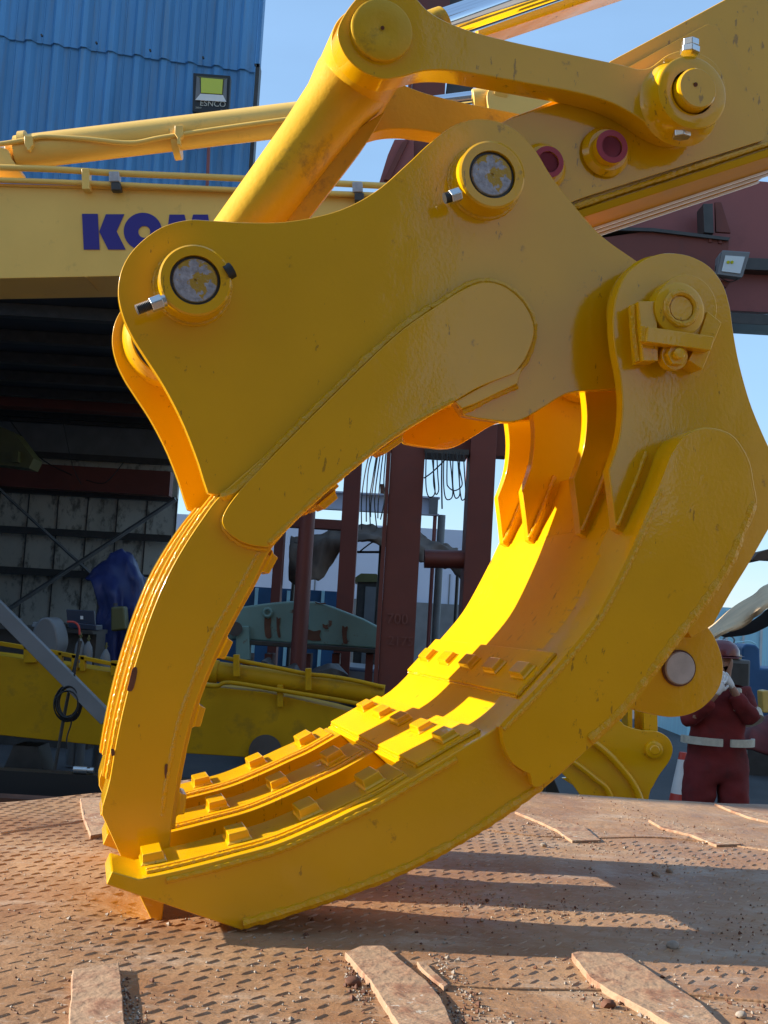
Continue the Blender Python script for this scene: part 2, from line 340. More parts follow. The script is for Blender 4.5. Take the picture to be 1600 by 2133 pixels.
mk('roof', box((XL, 9.9, zb - .02), (XR, 17.3, zb + .10)), M['roofdark'], ws)
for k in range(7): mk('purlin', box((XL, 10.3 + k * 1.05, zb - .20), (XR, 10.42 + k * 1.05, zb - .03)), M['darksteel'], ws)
XB = WY(368, 1050, 17).x
mk('back_wall', box((XL, 17.0, 0), (XB, 17.12, zb - .02)), M['panel'], ws)
for k in range(9):
    x = WY(365 - k * 62, 1100, 16.98).x; mk('panel_joint', box((x - .012, 16.985, 0), (x + .012, 17.0, 4.2)), M['darksteel'], ws)
def hbeam(name, y0, y1, Y, m_, d_=.2, x0=XL, x1=None, px=180):
    a, b = WY(px, y1, Y).z, WY(px, y0, Y).z; return mk(name, box((x0, Y - d_, a), (x1 if x1 is not None else XB, Y, b)), m_, ws)
hbeam('crane_beam', 808, 862, 15.4, M['maroon'], .3, x1=WY(420, 900, 15.4).x); hbeam('tie_beam', 862, 880, 16.7, M['darksteel'], .2)
hbeam('light_panel', 884, 948, 16.9, M['grey'], .05); hbeam('tie_beam', 976, 1026, 16.6, M['maroon'], .25); hbeam('girt', 1026, 1036, 16.9, M['darksteel'], .1)
hbeam('girt', 1106, 1120, 16.9, M['darksteel'], .14); hbeam('girt', 1190, 1205, 16.9, M['darksteel'], .14); hbeam('girt', 948, 960, 16.9, M['darksteel'], .1)
for a, b, r in (((-60, 965), (195, 1200), .035), ((-60, 1320), (366, 1040), .05), ((-60, 840), (60, 945), .05)):
    mk('brace', tb([a, b], 16.3, r, 6), M['grey'], ws)
mk('side_wall', box((XL, 9.5, 0), (XL + .2, 17.1, 8.4)), M['blue'], ws)
mk('shade_block', box((-13.6, 5.12, 0), (-9.5, 9.3, 6.7)), M['blue'], ws)  # block added out of view on the left to cast shade over the yard
for a, b, c in (((10, 860), (150, 990), .012), ((130, 870), (170, 1010), .008), ((180, 1000), (260, 960), .01)):
    mk('wall_wire', tb([a, ((a[0] + b[0]) / 2, (a[1] + b[1]) / 2 + 25), b], 15.9, c, 5), M['black'], ws)
cr_ = mk('chain_hoist', merge(wall([(-20, 880), (28, 900), (70, 955), (60, 975), (-20, 965)], 14.6, .4), wall([(24, 940), (38, 940), (38, 962), (24, 962)], 14.5, .2)), M['olive'], ws)

# --- floodlight on the blue wall
fl = empty('floodlight', tuple(WY(438, 235, 9.3)), 'black square floodlight with a yellow chip panel on the blue wall', 'floodlight')
mk('housing', wall([(401, 147), (479, 153), (475, 236), (399, 229)], 9.25, .12), M['black'], fl, bevel=.01)
mk('reflector', wall([(408, 153), (472, 158), (470, 207), (405, 203)], 9.235, .012), M['olive'], fl, bevel=.004); mk('lower_reflector', wall([(416, 190), (463, 193), (470, 207), (405, 203)], 9.228, .006), M['white'], fl); mk('side_reflector', wall([(408, 153), (414, 157), (416, 190), (405, 203)], 9.228, .006), M['grey'], fl); mk('side_reflector', wall([(472, 158), (466, 161), (463, 193), (470, 207)], 9.228, .006), M['grey'], fl)
mk('lamp_chip', wall([(417, 156), (463, 160), (461, 191), (417, 188)], 9.225, .008), M['glassY'], fl, bevel=.003)
def text(s, px, py, Y, h, mt, parent, name='lettering', roll=0):
    cu = bpy.data.curves.new(name, 'FONT'); cu.body = s; cu.size = h; cu.extrude = .0006; cu.align_x = 'CENTER'; cu.align_y = 'CENTER'
    tmp = bpy.data.objects.new(name, cu); sc.collection.objects.link(tmp); dg = bpy.context.evaluated_depsgraph_get()
    me = bpy.data.meshes.new_from_object(tmp.evaluated_get(dg)); bpy.data.objects.remove(tmp); me.materials.clear(); me.materials.append(mt)
    o = bpy.data.objects.new(name, me); sc.collection.objects.link(o); p = WY(px, py, Y)
    o.rotation_euler = (R(90), R(roll), 0); o.parent = parent; o.location = p - ORG[parent]; return o
text('ESNCO', 442, 212, 9.24, .10, M['reflect'], fl); text('200W', 412, 220, 9.24, .03, M['reflect'], fl); text('IP65', 462, 226, 9.24, .03, M['reflect'], fl)
mk('bracket', wall([(412, 232), (462, 237), (460, 241), (414, 238)], 9.28, .2), M['rust'], fl)
cp = mk('conduit', tb([(437, 238), (432, 380), (428, 400)], 9.5, .022, 8), M['maroonL'], None); tag(cp, 'thin red conduit running down the blue wall from the floodlight', 'conduit')

# --- excavator boom with lettering, across the left
bo = empty('excavator_boom', tuple(WY(200, 600, 6.0)), 'yellow excavator boom with dark blue lettering, pipes and ram crossing the left side', 'excavator boom')
OY = M['paintold']
mk('boom_box', wall([(-400, 352), (0, 386), (400, 396), (800, 412), (1120, 440), (1120, 520), (800, 556), (245, 573), (0, 578), (-400, 585)], 6.0, .62), OY, bo, bevel=.006)
mk('boom_flange', wall([(-400, 348), (0, 379), (400, 390), (800, 406), (800, 410), (400, 394.5), (0, 384), (-400, 351)], 5.985, .45), OY, bo)
mk('boom_seam', wall([(172, 571.5), (174, 571.5), (180, 576), (178, 576)], 5.998, .42), OY, bo)
LB = [[(168.8, 442.5), (201.6, 442.5), (205.6, 517), (172.5, 517)], [(218.8, 443.4), (256.9, 443.4), (241, 479), (260, 517), (223.4, 517), (204.7, 479.4)],
      [(351.6, 444), (382.8, 444), (392, 480), (401, 444), (432, 444), (444, 518), (418, 518), (412, 480), (402, 518), (383, 518), (372, 480), (366, 518), (342, 518)],
      [(466, 444), (494, 444), (524, 518), (498, 518), (480, 470), (462, 518), (438, 518)], [(520, 444), (586, 444), (586, 462), (564, 462), (564, 518), (542, 518), (542, 462), (520, 462)]]
for l in LB: mk('letter', wall(l, 5.992, .006), M['letters'], bo, flat=True)
def ringletter(cx, cy, r, ri, icx, icy, a0=0, a1=360, n=48):
    o = [(cx + r * math.cos(R(a0 + (a1 - a0) * k / n)), cy + r * .97 * math.sin(R(a0 + (a1 - a0) * k / n))) for k in range(n + 1)]
    i_ = [(icx + ri * math.cos(R(a0 + (a1 - a0) * k / n)), icy + ri * math.sin(R(a0 + (a1 - a0) * k / n))) for k in range(n + 1)]
    gs = [wall([o[k], o[k + 1], i_[k + 1], i_[k]], 5.992, .006) for k in range(n)]; return merge(*gs)
mk('letter', ringletter(296, 479, 40, 12.5, 299, 480), M['letters'], bo, flat=True)
mk('letter', merge(ringletter(622, 461, 25, 9, 622, 461, 90, 330), ringletter(622, 498, 25, 9, 622, 498, -90, 150)), M['letters'], bo, flat=True)
mk('pipe', tb([(-80, 342), (80, 346), (170, 351), (250, 356), (490, 366), (800, 382), (1000, 392)], 5.95, .026), OY, bo)
mk('pipe', tb([(-80, 368), (0, 370), (170, 376), (500, 391), (800, 402), (1000, 412)], 5.95, .022), OY, bo)
for x, y in ((172, 364), ): mk('pipe_clamp', wall([(x - 8, y - 22), (x + 8, y - 22), (x + 9, y + 22), (x - 7, y + 22)], 5.9, .09), OY, bo, bevel=.006)
for x, y in ((232, 368), (744, 390)):
    c_ = mk('pipe_clamp', wall([(x - 11, y - 20), (x + 11, y - 20), (x + 12, y + 2), (x - 10, y + 2)], 5.9, .08), M['steel'], bo, bevel=.01)
    mk('clamp_block', wall([(x - 6, y + 3), (x + 14, y + 3), (x + 15, y + 20), (x - 6, y + 20)], 5.9, .08), M['darksteel'], c_, bevel=.01)
mk('ram_barrel', cyl(WY(40, 324, 6.15), WY(660, 249, 6.15), .137, 48), OY, bo)
mk('ram_gland', cyl(WY(22, 326, 6.15), WY(70, 321, 6.15), .10, 40), OY, bo, bevel=.004); mk('ram_neck', cyl(WY(2, 328, 6.15), WY(26, 325, 6.15), .075, 32), M['steel'], bo)
mk('ram_clevis', wall([(-80, 300), (5, 305), (20, 325), (22, 345), (-80, 345)], 6.0, .3, sp=True), OY, bo, bevel=.01)
mk('ram_pipe', tb([(-60, 302), (0, 297), (55, 288), (90, 282), (180, 287), (270, 295), (340, 283), (480, 262), (640, 240)], 6.0, .020), OY, bo)
for x, y, h in ((55, 312, 34), (370, 300, 44)):
    c_ = mk('ram_band', tube_prof(WY(x - 7, y + 1, 6.15), (WY(700, 245, 6.15) - WY(0, 327, 6.15)).normalized(), [(0, .12 if x < 100 else .142), (0, .13 if x < 100 else .15), (.055, .13 if x < 100 else .15), (.055, .12)], 48), OY, bo)
    mk('clamp_block', wall([(x - 8, y - h), (x + 9, y - h), (x + 10, y - h + 20), (x + 4, y - h + 26), (x + 4, y - 4), (x - 3, y - 4), (x - 3, y - h + 26), (x - 8, y - h + 18)], 5.97, .06), OY, c_, bevel=.006)
mk('ram_rod', cyl(WY(660, 249, 6.15), WY(990, 208, 6.15), .052, 32), M['chrome'], bo)
mk('rod_eye', cyl(WY(984, 212, 6.12), WY(1022, 207, 6.12), .085, 32), OY, bo, bevel=.008)
lg_ = mk('ram_lug', wall([(1015, 205), (1018, 185), (1032, 174), (1140, 160), (1200, 160), (1200, 330), (1040, 330), (1024, 246)], 6.0, .1, sp=True), OY, bo, bevel=.008)
mk('lug_pin', cyl(WY(1045, 191, 5.985), WY(1045, 191, 6.02), .055, 32), OY, lg_, bevel=.004)

# --- second boom lying in the shade on the yard
b2_ = empty('resting_boom', tuple(WY(300, 1580, 7.6)), 'dusty yellow boom with ram and pipes resting low in the shade behind the grapple', 'excavator boom')
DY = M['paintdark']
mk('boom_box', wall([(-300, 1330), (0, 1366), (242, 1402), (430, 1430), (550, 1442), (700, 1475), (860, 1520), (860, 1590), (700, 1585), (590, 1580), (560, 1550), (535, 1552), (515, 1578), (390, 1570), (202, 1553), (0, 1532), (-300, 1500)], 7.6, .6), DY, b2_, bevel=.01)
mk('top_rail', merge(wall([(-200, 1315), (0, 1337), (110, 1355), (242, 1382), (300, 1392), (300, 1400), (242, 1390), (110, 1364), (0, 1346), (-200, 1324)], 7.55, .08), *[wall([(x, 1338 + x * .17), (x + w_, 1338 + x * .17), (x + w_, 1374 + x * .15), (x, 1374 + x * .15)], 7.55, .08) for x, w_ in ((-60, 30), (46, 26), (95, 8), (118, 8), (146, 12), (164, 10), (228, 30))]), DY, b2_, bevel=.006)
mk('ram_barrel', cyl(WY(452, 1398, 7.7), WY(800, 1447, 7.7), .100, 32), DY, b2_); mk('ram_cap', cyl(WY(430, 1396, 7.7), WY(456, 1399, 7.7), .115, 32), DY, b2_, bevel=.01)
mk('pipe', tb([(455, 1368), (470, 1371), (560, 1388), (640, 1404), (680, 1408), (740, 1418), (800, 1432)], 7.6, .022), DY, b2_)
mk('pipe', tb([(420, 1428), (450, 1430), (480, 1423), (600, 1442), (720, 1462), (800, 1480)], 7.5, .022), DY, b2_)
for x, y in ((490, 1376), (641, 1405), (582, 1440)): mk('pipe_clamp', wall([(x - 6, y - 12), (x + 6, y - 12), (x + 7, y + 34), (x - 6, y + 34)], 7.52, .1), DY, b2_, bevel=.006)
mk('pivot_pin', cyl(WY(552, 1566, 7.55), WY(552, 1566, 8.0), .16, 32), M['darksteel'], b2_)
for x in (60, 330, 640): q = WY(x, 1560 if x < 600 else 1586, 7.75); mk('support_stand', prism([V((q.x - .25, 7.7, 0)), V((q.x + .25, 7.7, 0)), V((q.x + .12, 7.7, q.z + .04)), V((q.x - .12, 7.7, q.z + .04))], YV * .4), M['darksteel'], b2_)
tag(mk('steel_bar', box((-5.5, 6.9, 0.02), (-1.6, 7.1, .30)), M['black']), 'long black steel bar lying on the floor under the resting boom', 'steel bar')
tag(mk('steel_beam', box((-5.5, 6.2, 0.02), (-1.3, 6.42, .24)), M['rust']), 'rusty beam lying on the ground behind the left deck edge', 'steel beam')
q = WY(172, 1618, 6.95); tag(mk('spray_can', merge(cyl(V((q.x - .09, 6.97, .335)), V((q.x + .03, 6.97, .335)), .034, 20), cyl(V((q.x + .03, 6.97, .335)), V((q.x + .055, 6.97, .335)), .022, 20), cyl(V((q.x + .055, 6.97, .335)), V((q.x + .09, 6.97, .335)), .030, 20)), M['zinc']), 'small silver can lying on the black steel bar', 'spray can')
tag(mk('prop_pole', bar(WY(-40, 1226, 7.3), WY(222, 1500, 7.05), V((.05, 0, .045)), YV * .05), M['grey'], None, bevel=.006), 'thick grey square pole slanting across the resting boom', 'pole')
hp = mk('hanger_pole', tb([(168, 1335), (160, 1370), (146, 1430), (134, 1490), (118, 1580), (104, 1660)], 7.2, .016, 8), M['darksteel']); tag(hp, 'thin dark rod standing in front of the resting boom with a cable coil on it', 'rod')
gs = []
for k in range(9):
    cx, cy = 143 + rnd.uniform(-4, 4), 1466 + rnd.uniform(-4, 5); a_ = 22 + rnd.uniform(-3, 6); b_ = 32 + rnd.uniform(-4, 5)
    gs.append(tube([WY(cx + a_ * math.cos(t * .2618), cy + b_ * math.sin(t * .2618), 7.15 - .01 * k) for t in range(25)], .007, 6))
gs.append(tb([(150, 1490), (148, 1510), (140, 1535), (140, 1560)], 7.12, .007, 6)); gs.append(tb([(165, 1330), (163, 1350), (158, 1390), (150, 1440)], 7.12, .009, 6))
tag(mk('cable_coil', merge(*gs), M['black']), 'coil of black cable hanging on the thin rod', 'cable coil')
# gas cylinders, covered machine, screen lid, bench
gc = empty('gas_cylinder', tuple(V((WY(185, 1330, 8.6).x, 8.6, 0))), 'grey gas cylinder in the bay, middle one of the three', 'gas cylinder', 'gas cylinders in the workshop bay')
q = ORG[gc]; zt = WY(185, 1336, 8.6).z
mk('shell', tube_prof(q, ZV, [(0, .055), (zt - .12, .055), (zt - .06, .045), (zt - .01, .018), (zt, .014)], 24), M['grey'], gc); mk('valve', merge(cyl(q + ZV * (zt - .01), q + ZV * (zt + .07), .011, 10), cyl(q + ZV * (zt + .03) - XV * .02, q + ZV * (zt + .03) + XV * .02, .008, 8)), M['olive'], gc)
for x, y, lb in ((168, 1330, 'grey gas cylinder in the bay, left one of the three with the red hose'), (221, 1352, 'grey gas cylinder in the bay, right and shortest one of the three')):
    o = gc.copy(); sc.collection.objects.link(o); p = WY(x, y, 8.6 if x < 200 else 8.3); o.location = (p.x, p.y, -(zt - WY(x, y, p.y).z)); o['label'] = lb
    for ch in gc.children: c2 = ch.copy(); sc.collection.objects.link(c2); c2.parent = o
tag(mk('gas_hose', tb([(140, 1295), (155, 1296), (164, 1305), (166, 1322)], 8.5, .012, 6), M['conered']), 'short red hose on the left gas cylinder', 'hose')
def rumple(o, amp, sc_):
    for v in o.data.vertices: p = v.co * sc_; v.co += V((0, mnoise.noise(p), mnoise.noise(p + V((7, 3, 1))))) * amp
    return o
def rows(*rs): return [[WY(x, y, Y) for x, y, Y in r] for r in rs]
o = mk('covered_machine', sheetgrid(rows([(190, 1200, 11.2), (231, 1166, 11.3), (259, 1142, 11.2), (284, 1150, 11.4), (306, 1200, 11.3)], [(205, 1225, 11.0), (236, 1200, 10.8), (262, 1190, 10.9), (290, 1200, 10.8), (318, 1225, 11.1)], [(214, 1262, 10.9), (240, 1262, 10.6), (262, 1256, 10.75), (292, 1262, 10.6), (325, 1270, 11.0)], [(206, 1300, 10.9), (236, 1310, 10.5), (262, 1302, 10.75), (300, 1310, 10.5), (330, 1320, 11)], [(204, 1420, 11.1), (234, 1430, 10.5), (262, 1420, 10.7), (304, 1430, 10.4), (340, 1440, 11)]), 40), M['bluetarp']); rumple(o, .10, 3.5); rumple(o, .05, 9); thick(o, .02)
tag(o, 'machine covered with a dark blue tarpaulin inside the bay', 'covered machine')
mk('machine_body', box((WY(215, 1300, 11.3).x, 11.25, 0), (WY(300, 1300, 11.3).x, 12, WY(260, 1200, 11.3).z)), M['darksteel'], o)
o = mk('tool_box', merge(wall([(136, 1269), (195, 1272), (197, 1302), (139, 1296)], 9.6, .06), wall([(139, 1296), (197, 1302), (197, 1314), (139, 1308)], 9.5, .35)), M['screen'], None, bevel=.01); tag(o, 'dark blue box with its lid open and a small white tag', 'box'); mk('paper_tag', wall([(166, 1283), (172, 1283), (172, 1290), (166, 1290)], 9.59, .004), M['white'], o)
wb = empty('workbench', tuple(V((WY(90, 1350, 9.9).x, 9.9, 0))), 'cluttered dark workbench along the bay behind the resting boom', 'workbench')
q0, q1 = WY(-150, 1300, 9.9), WY(215, 1312, 9.9); mk('bench_top', box((q0.x, 9.5, q1.z - .05), (q1.x, 10.3, q1.z)), M['darksteel'], wb)
mk('bench_front', box((q0.x, 9.7, 0), (q1.x, 10.2, q1.z - .05)), M['darksteel'], wb)
for k in range(14):
    x = rnd.uniform(q0.x, q1.x - .2); h_ = rnd.uniform(.05, .22); mk('clutter', crumple(box((x, 9.7, q1.z), (x + rnd.uniform(.08, .25), 9.95, q1.z + h_)), .04, 5, k), M[rnd.choice(['darksteel', 'grey', 'olive', 'black', 'bluem'])], wb, bevel=.01)
tag(mk('machine_casing', wall([(78, 1290), (98, 1288), (112, 1310), (116, 1345), (100, 1375), (70, 1360), (62, 1320)], 9.0, .5, sp=True), M['grey'], None, bevel=.03), 'rounded grey casing on the floor left of the gas cylinders', 'casing')
o = mk('jerry_can', wall([(228, 1264), (256, 1262), (260, 1312), (228, 1316)], 10.2, .25), M['olive'], None, bevel=.03); tag(o, 'olive can standing in front of the blue tarpaulin', 'can')
mk('can_cap', cyl(WY(240, 1262, 10.3), WY(240, 1256, 10.3), .03, 16), M['darksteel'], o)

# --- red brown steel frame in the middle
fr = empty('steel_gantry', tuple(V((WY(840, 1200, 9).x, 9, 0))), 'tall red brown steel frame of columns and cross beams behind the grapple ring', 'steel frame')
MR = M['maroon']
def column(px0, px1, py, Y, dp, z1, name='column', z0=0):
    a, b = WY(px0, py, Y).x, WY(px1, py, Y).x; return mk(name, box((a, Y, z0), (b, Y + dp, z1)), MR, fr, bevel=.006)
c1 = column(806, 877, 1096, 9.0, .35, 10.5); 
mk('flange', box((WY(797, 1096, 9).x, 8.98, 0), (WY(806, 1096, 9).x - .003, 9.42, 10.5)), MR, c1)
column(716, 751, 1005, 11.0, .3, WY(730, 905, 11).z); column(973, 1027, 1075, 9.0, .4, WY(1000, 895, 9).z + .3); column(568, 587, 1180, 12, .25, 4.3)
q = WY(638, 1110, 9.6); mk('round_column', cyl(V((q.x, 9.6, 0)), V((q.x, 9.6, 3.8)), .10, 32), MR, fr)
def xbeam(x0, x1, y0, y1, px, Y, dp, name='cross_beam', matr=None):
    a, b = WY(px, y1, Y).z, WY(px, y0, Y).z; return mk(name, box((WY(x0, (y0 + y1) / 2, Y).x, Y, a), (WY(x1, (y0 + y1) / 2, Y).x, Y + dp, b)), matr or MR, fr, bevel=.006)
xb = mk('round_beam', tb([(884, 1164), (985, 1166)], 9.15, .11, 24), MR, fr)
xbeam(640, 1060, 820, 938, 840, 9.12, .2)
mk('beam_flange', box((WY(884, 940, 9).x, 8.95, WY(930, 947, 9).z), (WY(976, 940, 9).x, 9.35, WY(930, 936, 9).z)), M['darksteel'], fr)
xbeam(600, 720, 1078, 1098, 620, 12.0, .2)
mk('bracket', wall([(932, 166), (988, 172), (975, 222), (930, 214)], 9.05, .3), M['darksteel'], fr); mk('bracket', wall([(930, 0), (968, -6), (968, 18), (930, 26)], 9.05, .3), M['darksteel'], fr)
sb = mk('side_strut', wall([(790, 380), (808, 322), (822, 290), (862, 290), (862, 380)], 8.95, .1), M['maroonL'], fr, bevel=.01); mk('strut_edge', wall([(838, 296), (852, 290), (812, 374), (800, 374)], 8.92, .03), M['maroon'], sb)
text('700', 828, 1290, 8.985, .17, M['chalk'], c1, 'chalk_mark', 0); text('2175', 835, 1336, 8.985, .15, M['chalk'], c1, 'chalk_mark', 0)
# cables hanging from the frame
def cable(pts, Y, lb, cat='cable', grp='cables hanging from the steel frame'):
    tag(mk('hanging_cable', tb(pts, Y, .008, 6, 5), M['black']), lb, cat, grp)
for k in range(7):
    x = 760 + k * 6 + rnd.uniform(-3, 3); cable([(x + 12 + rnd.uniform(-6, 8), 930), (x + 4, 980 + rnd.uniform(-20, 20)), (x + rnd.uniform(-6, 6), 1040), (x - 2 + rnd.uniform(-6, 3), 1085 + rnd.uniform(-10, 20))], 8.9 - k * .03, 'long black cable in the tangle hanging left of the main column')
for k, (x, w_, yb) in enumerate([(888, 18, 1036), (904, 10, 1030), (925, 18, 1041), (944, 14, 1038), (958, 12, 1042), (932, 30, 1022)]):
    cable([(x, 940), (x - 1, 1000), (x + 2, yb - 8), (x + w_ / 2, yb), (x + w_, yb - 10), (x + w_ - 2, 990), (x + w_ * .6, 942)], 8.85 - k * .03, ('first', 'second', 'fourth', 'fifth', 'sixth', 'widest')[k] + ' black cable loop from the left in the row right of the main column' if k < 5 else 'widest and shallowest black cable loop right of the main column')
tag(mk('slack_wire', tb([(883, 996), (900, 984), (925, 960), (937, 948)], 8.8, .009, 6), M['black']), 'thin wire running slantwise from the main column to the cross beam', 'wire')
tag(mk('drop_wire', tb([(921, 945), (920, 1000), (921, 1060)], 8.7, .010, 6), M['black']), 'straight thicker wire between the cable loops', 'wire')
# grey beam on posts
gb = empty('grey_gantry', tuple(V((WY(800, 1200, 14).x, 14, 0))), 'pale grey I-beam on round posts beyond the red frame', 'gantry')
def gz(px, py, Y=14): return WY(px, py, Y)
a, b = gz(640, 1040), gz(912, 1050); mk('beam_web', prism([V((a.x - 1, 14, gz(760, 1064).z)), V((b.x, 14, gz(760, 1064).z)), V((b.x, 14, gz(760, 1030).z)), V((a.x - 1, 14, gz(760, 1030).z))], YV * .02), M['wallout'], gb)
for y in (1029, 1064): z_ = gz(760, y).z; mk('beam_flange', box((a.x - 1, 13.9, z_ - .015), (b.x + .03, 14.12, z_ + .015)), M['wallout'], gb)
mk('end_plate', box((b.x - .16, 13.88, gz(915, 1072).z), (b.x, 13.9, gz(915, 1038).z)), M['grey'], gb)
for x, m_, r in ((905, 'maroonL', .035), (919, 'grey', .07)): q = gz(x, 1100); mk('post', cyl(V((q.x, 14, 0)), V((q.x, 14, gz(905, 1072).z)), r, 20), M[m_], gb)
mk('beam_lug', wall([(792, 1008), (800, 1008), (800, 1030), (792, 1030)], 14, .1), M['rust'], gb)
# canopy sheet, pale wall, blue panels
o = mk('dark_canopy', sheetgrid(rows([(606, 1124, 13.5), (657, 1111, 13.8), (706, 1096, 13.6), (760, 1092, 13.8), (830, 1096, 13.5), (880, 1112, 13.8), (910, 1125, 13.6), (953, 1146, 13.8)], [(603, 1150, 12.8), (655, 1150, 12.5), (700, 1128, 12.8), (760, 1118, 12.5), (830, 1120, 12.8), (880, 1140, 12.5), (915, 1150, 12.8), (958, 1168, 12.5)], [(602, 1208, 12.6), (640, 1222, 12.3), (700, 1160, 12.6), (750, 1132, 12.4), (830, 1140, 12.6), (880, 1182, 12.3), (920, 1190, 12.6), (962, 1205, 12.3)]), 90), M['canvasD']); rumple(o, .16, 2.2); rumple(o, .06, 7); thick(o, .02)
tag(o, 'sagging dark brown canvas canopy behind the red columns', 'canopy')
for x, y0 in ((612, 1130), (708, 1130), (790, 1125), (953, 1180)): q = WY(x, 1200, 13); mk('canopy_post', cyl(V((q.x, 13, 0)), V((q.x, 13, WY(x, y0, 13).z)), .03, 12), M['darksteel'], o)
mk('canopy_strut', tb([(744, 1150), (790, 1150)], 12.9, .02, 8), M['darksteel'], o); mk('canopy_strut', tb([(748, 1150), (775, 1130), (790, 1128)], 12.9, .012, 8), M['darksteel'], o)
def wallbox(name, x0, x1, ytop, px, Y, mt, lb, cat, zb_=0, dp=.2):
    return tag(mk(name, box((WY(x0, ytop, Y).x, Y, zb_), (WY(x1, ytop, Y).x, Y + dp, WY(px, ytop, Y).z)), mt), lb, cat)
wallbox('pale_building', 366, 978, 1086, 640, 24, M['wallout'], 'pale lavender building far behind the red columns', 'building', dp=6)
pb_ = bpy.data.objects['pale_building']
for k in range(9): q = WY(380 + k * 70, 1150, 23.98); mk('panel_joint', box((q.x - .02, 23.985, 0), (q.x + .02, 24.0, 3.3)), M['grey'], pb_)
mk('skirting', box((WY(366, 1200, 24).x, 23.9, 0), (WY(978, 1200, 24).x, 23.98, WY(700, 1245, 24).z)), M['grey'], pb_)
wallbox('dark_panel_fence', 440, 708, 1224, 560, 15, M['bluem'], 'low dark blue panel fence behind the teal part', 'fence', dp=.1)
fp = bpy.data.objects['dark_panel_fence']
for x in (533, 600, 672): q = WY(x, 1250, 14.95); mk('blue_strap', box((q.x - .03, 14.93, .8), (q.x + .03, 14.99, WY(x, 1230 if x != 533 else 1224, 14.9).z)), M['cyan'], fp)
o = mk('dark_hut', box((WY(742, 1250, 16).x, 16, 0), (WY(794, 1250, 16).x, 17.5, WY(770, 1205, 16).z)), M['darksteel'], None, bevel=.03); tag(o, 'small dark hut between the red columns', 'hut'); mk('hut_roof', wall([(738, 1204), (752, 1194), (784, 1195), (797, 1206), (797, 1212), (738, 1212)], 15.9, 1.8), M['olive'], o)
mk('hut_door', box((WY(760, 1250, 15.98).x, 15.96, 0), (WY(782, 1250, 15.98).x, 15.995, WY(770, 1222, 16).z)), M['grey'], o)
# teal machine part with rust
te = mk('teal_boom_part', wall([(455, 1290), (500, 1264), (560, 1256), (605, 1252), (657, 1253), (689, 1262), (722, 1275), (755, 1288), (790, 1306), (790, 1352), (700, 1346), (600, 1340), (500, 1332), (455, 1336)], 10.0, .6), M['teal'], None, bevel=.03); tag(te, 'faded teal machine part with rust patches on a rack', 'machine part')
mk('lower_rail', wall([(500, 1332), (790, 1352), (790, 1362), (500, 1342)], 9.95, .7), M['darksteel'], te, bevel=.01)
mk('end_lug', wall([(490, 1304), (518, 1304), (520, 1376), (490, 1376)], 9.9, .2), M['teal'], te, bevel=.02); mk('lug_hole', cyl(WY(489, 1310, 9.85), WY(489, 1310, 9.95), .09, 24), M['darksteel'], te)
mk('lifting_ring', tube([WY(557 + 8 * math.cos(t * .5236), 1276 + 8 * math.sin(t * .5236), 9.96) for t in range(13)], .02, 8), M['teal'], te)
for k, (x0, y0, x1, y1) in enumerate(((551, 1286, 565, 1328), (576, 1286, 584, 1326), (626, 1300, 642, 1332), (640, 1312, 668, 1334), (713, 1304, 724, 1340), (609, 1269, 628, 1280), (672, 1299, 684, 1310), (634, 1253, 643, 1258), (657, 1254, 680, 1259))):
    mk('rust_patch', crumple(wall([(x0, y0), ((x0 + x1) / 2, y0 + 3), (x1, y0 + 1), (x1 - 2, (y0 + y1) / 2), (x1, y1), (x0 + 2, y1 - 2)], 9.985, .02, 3, True), .008, 20, k), M['rust'], te)
rk = tag(mk('storage_rack', merge(*[box((WY(x, 1370, 10.1).x - .05, 10.0, 0), (WY(x, 1370, 10.1).x + .05, 10.5, WY(x, 1362, 10.1).z)) for x in (515, 560, 640, 700, 770)], box((WY(500, 1400, 10.2).x, 10.1, .35), (WY(790, 1400, 10.2).x, 10.5, .42))), M['maroon']), 'red brown rack under the teal part', 'rack')
car = empty('parked_car', tuple(V((WY(745, 1400, 11).x, 11, 0))), 'dark car parked in the shade below the teal part', 'car')
q = WY(745, 1420, 11); cb = lambda pts, y0, dy: prism([V((q.x + x, y0, z)) for x, z in pts], YV * dy)
mk('body', cb([(-.9, .3), (1.6, .3), (1.65, .62), (1.3, .72), (.9, 1.08), (-.2, 1.12), (-.65, .74), (-.95, .66)], 11, 1.6), M['screen'], car, bevel=.06, seg=3)
mk('window', cb([(-.5, .76), (1.1, .76), (.82, 1.03), (-.16, 1.06)], 10.985, .02), M['grey'], car)
for x in (-.4, 1.1): wh = mk('wheel', cyl(V((q.x + x, 10.97, .3)), V((q.x + x, 11.2, .3)), .3, 28), M['black'], car); mk('rim', cyl(V((q.x + x, 10.96, .3)), V((q.x + x, 10.975, .3)), .17, 20), M['steel'], wh)
for k, (x, y, r) in enumerate(((560, 1395, .22), (600, 1400, .18), (690, 1398, .25))):
    q = WY(x, y, 9.3); gs = crumple(tube_prof(V((q.x, 9.3, 0)), ZV, [(0, r), (.3, r * 1.1), (q.z, r * .8), (q.z + .1, r * .3)], 16), .08, 5, k)
    tag(mk('scrap_pile', gs, M['darksteel']), ('dark scrap heap under the left end of the teal part', 'dark scrap heap under the middle of the teal part', 'dark scrap heap beside the parked car')[k], 'scrap heap')

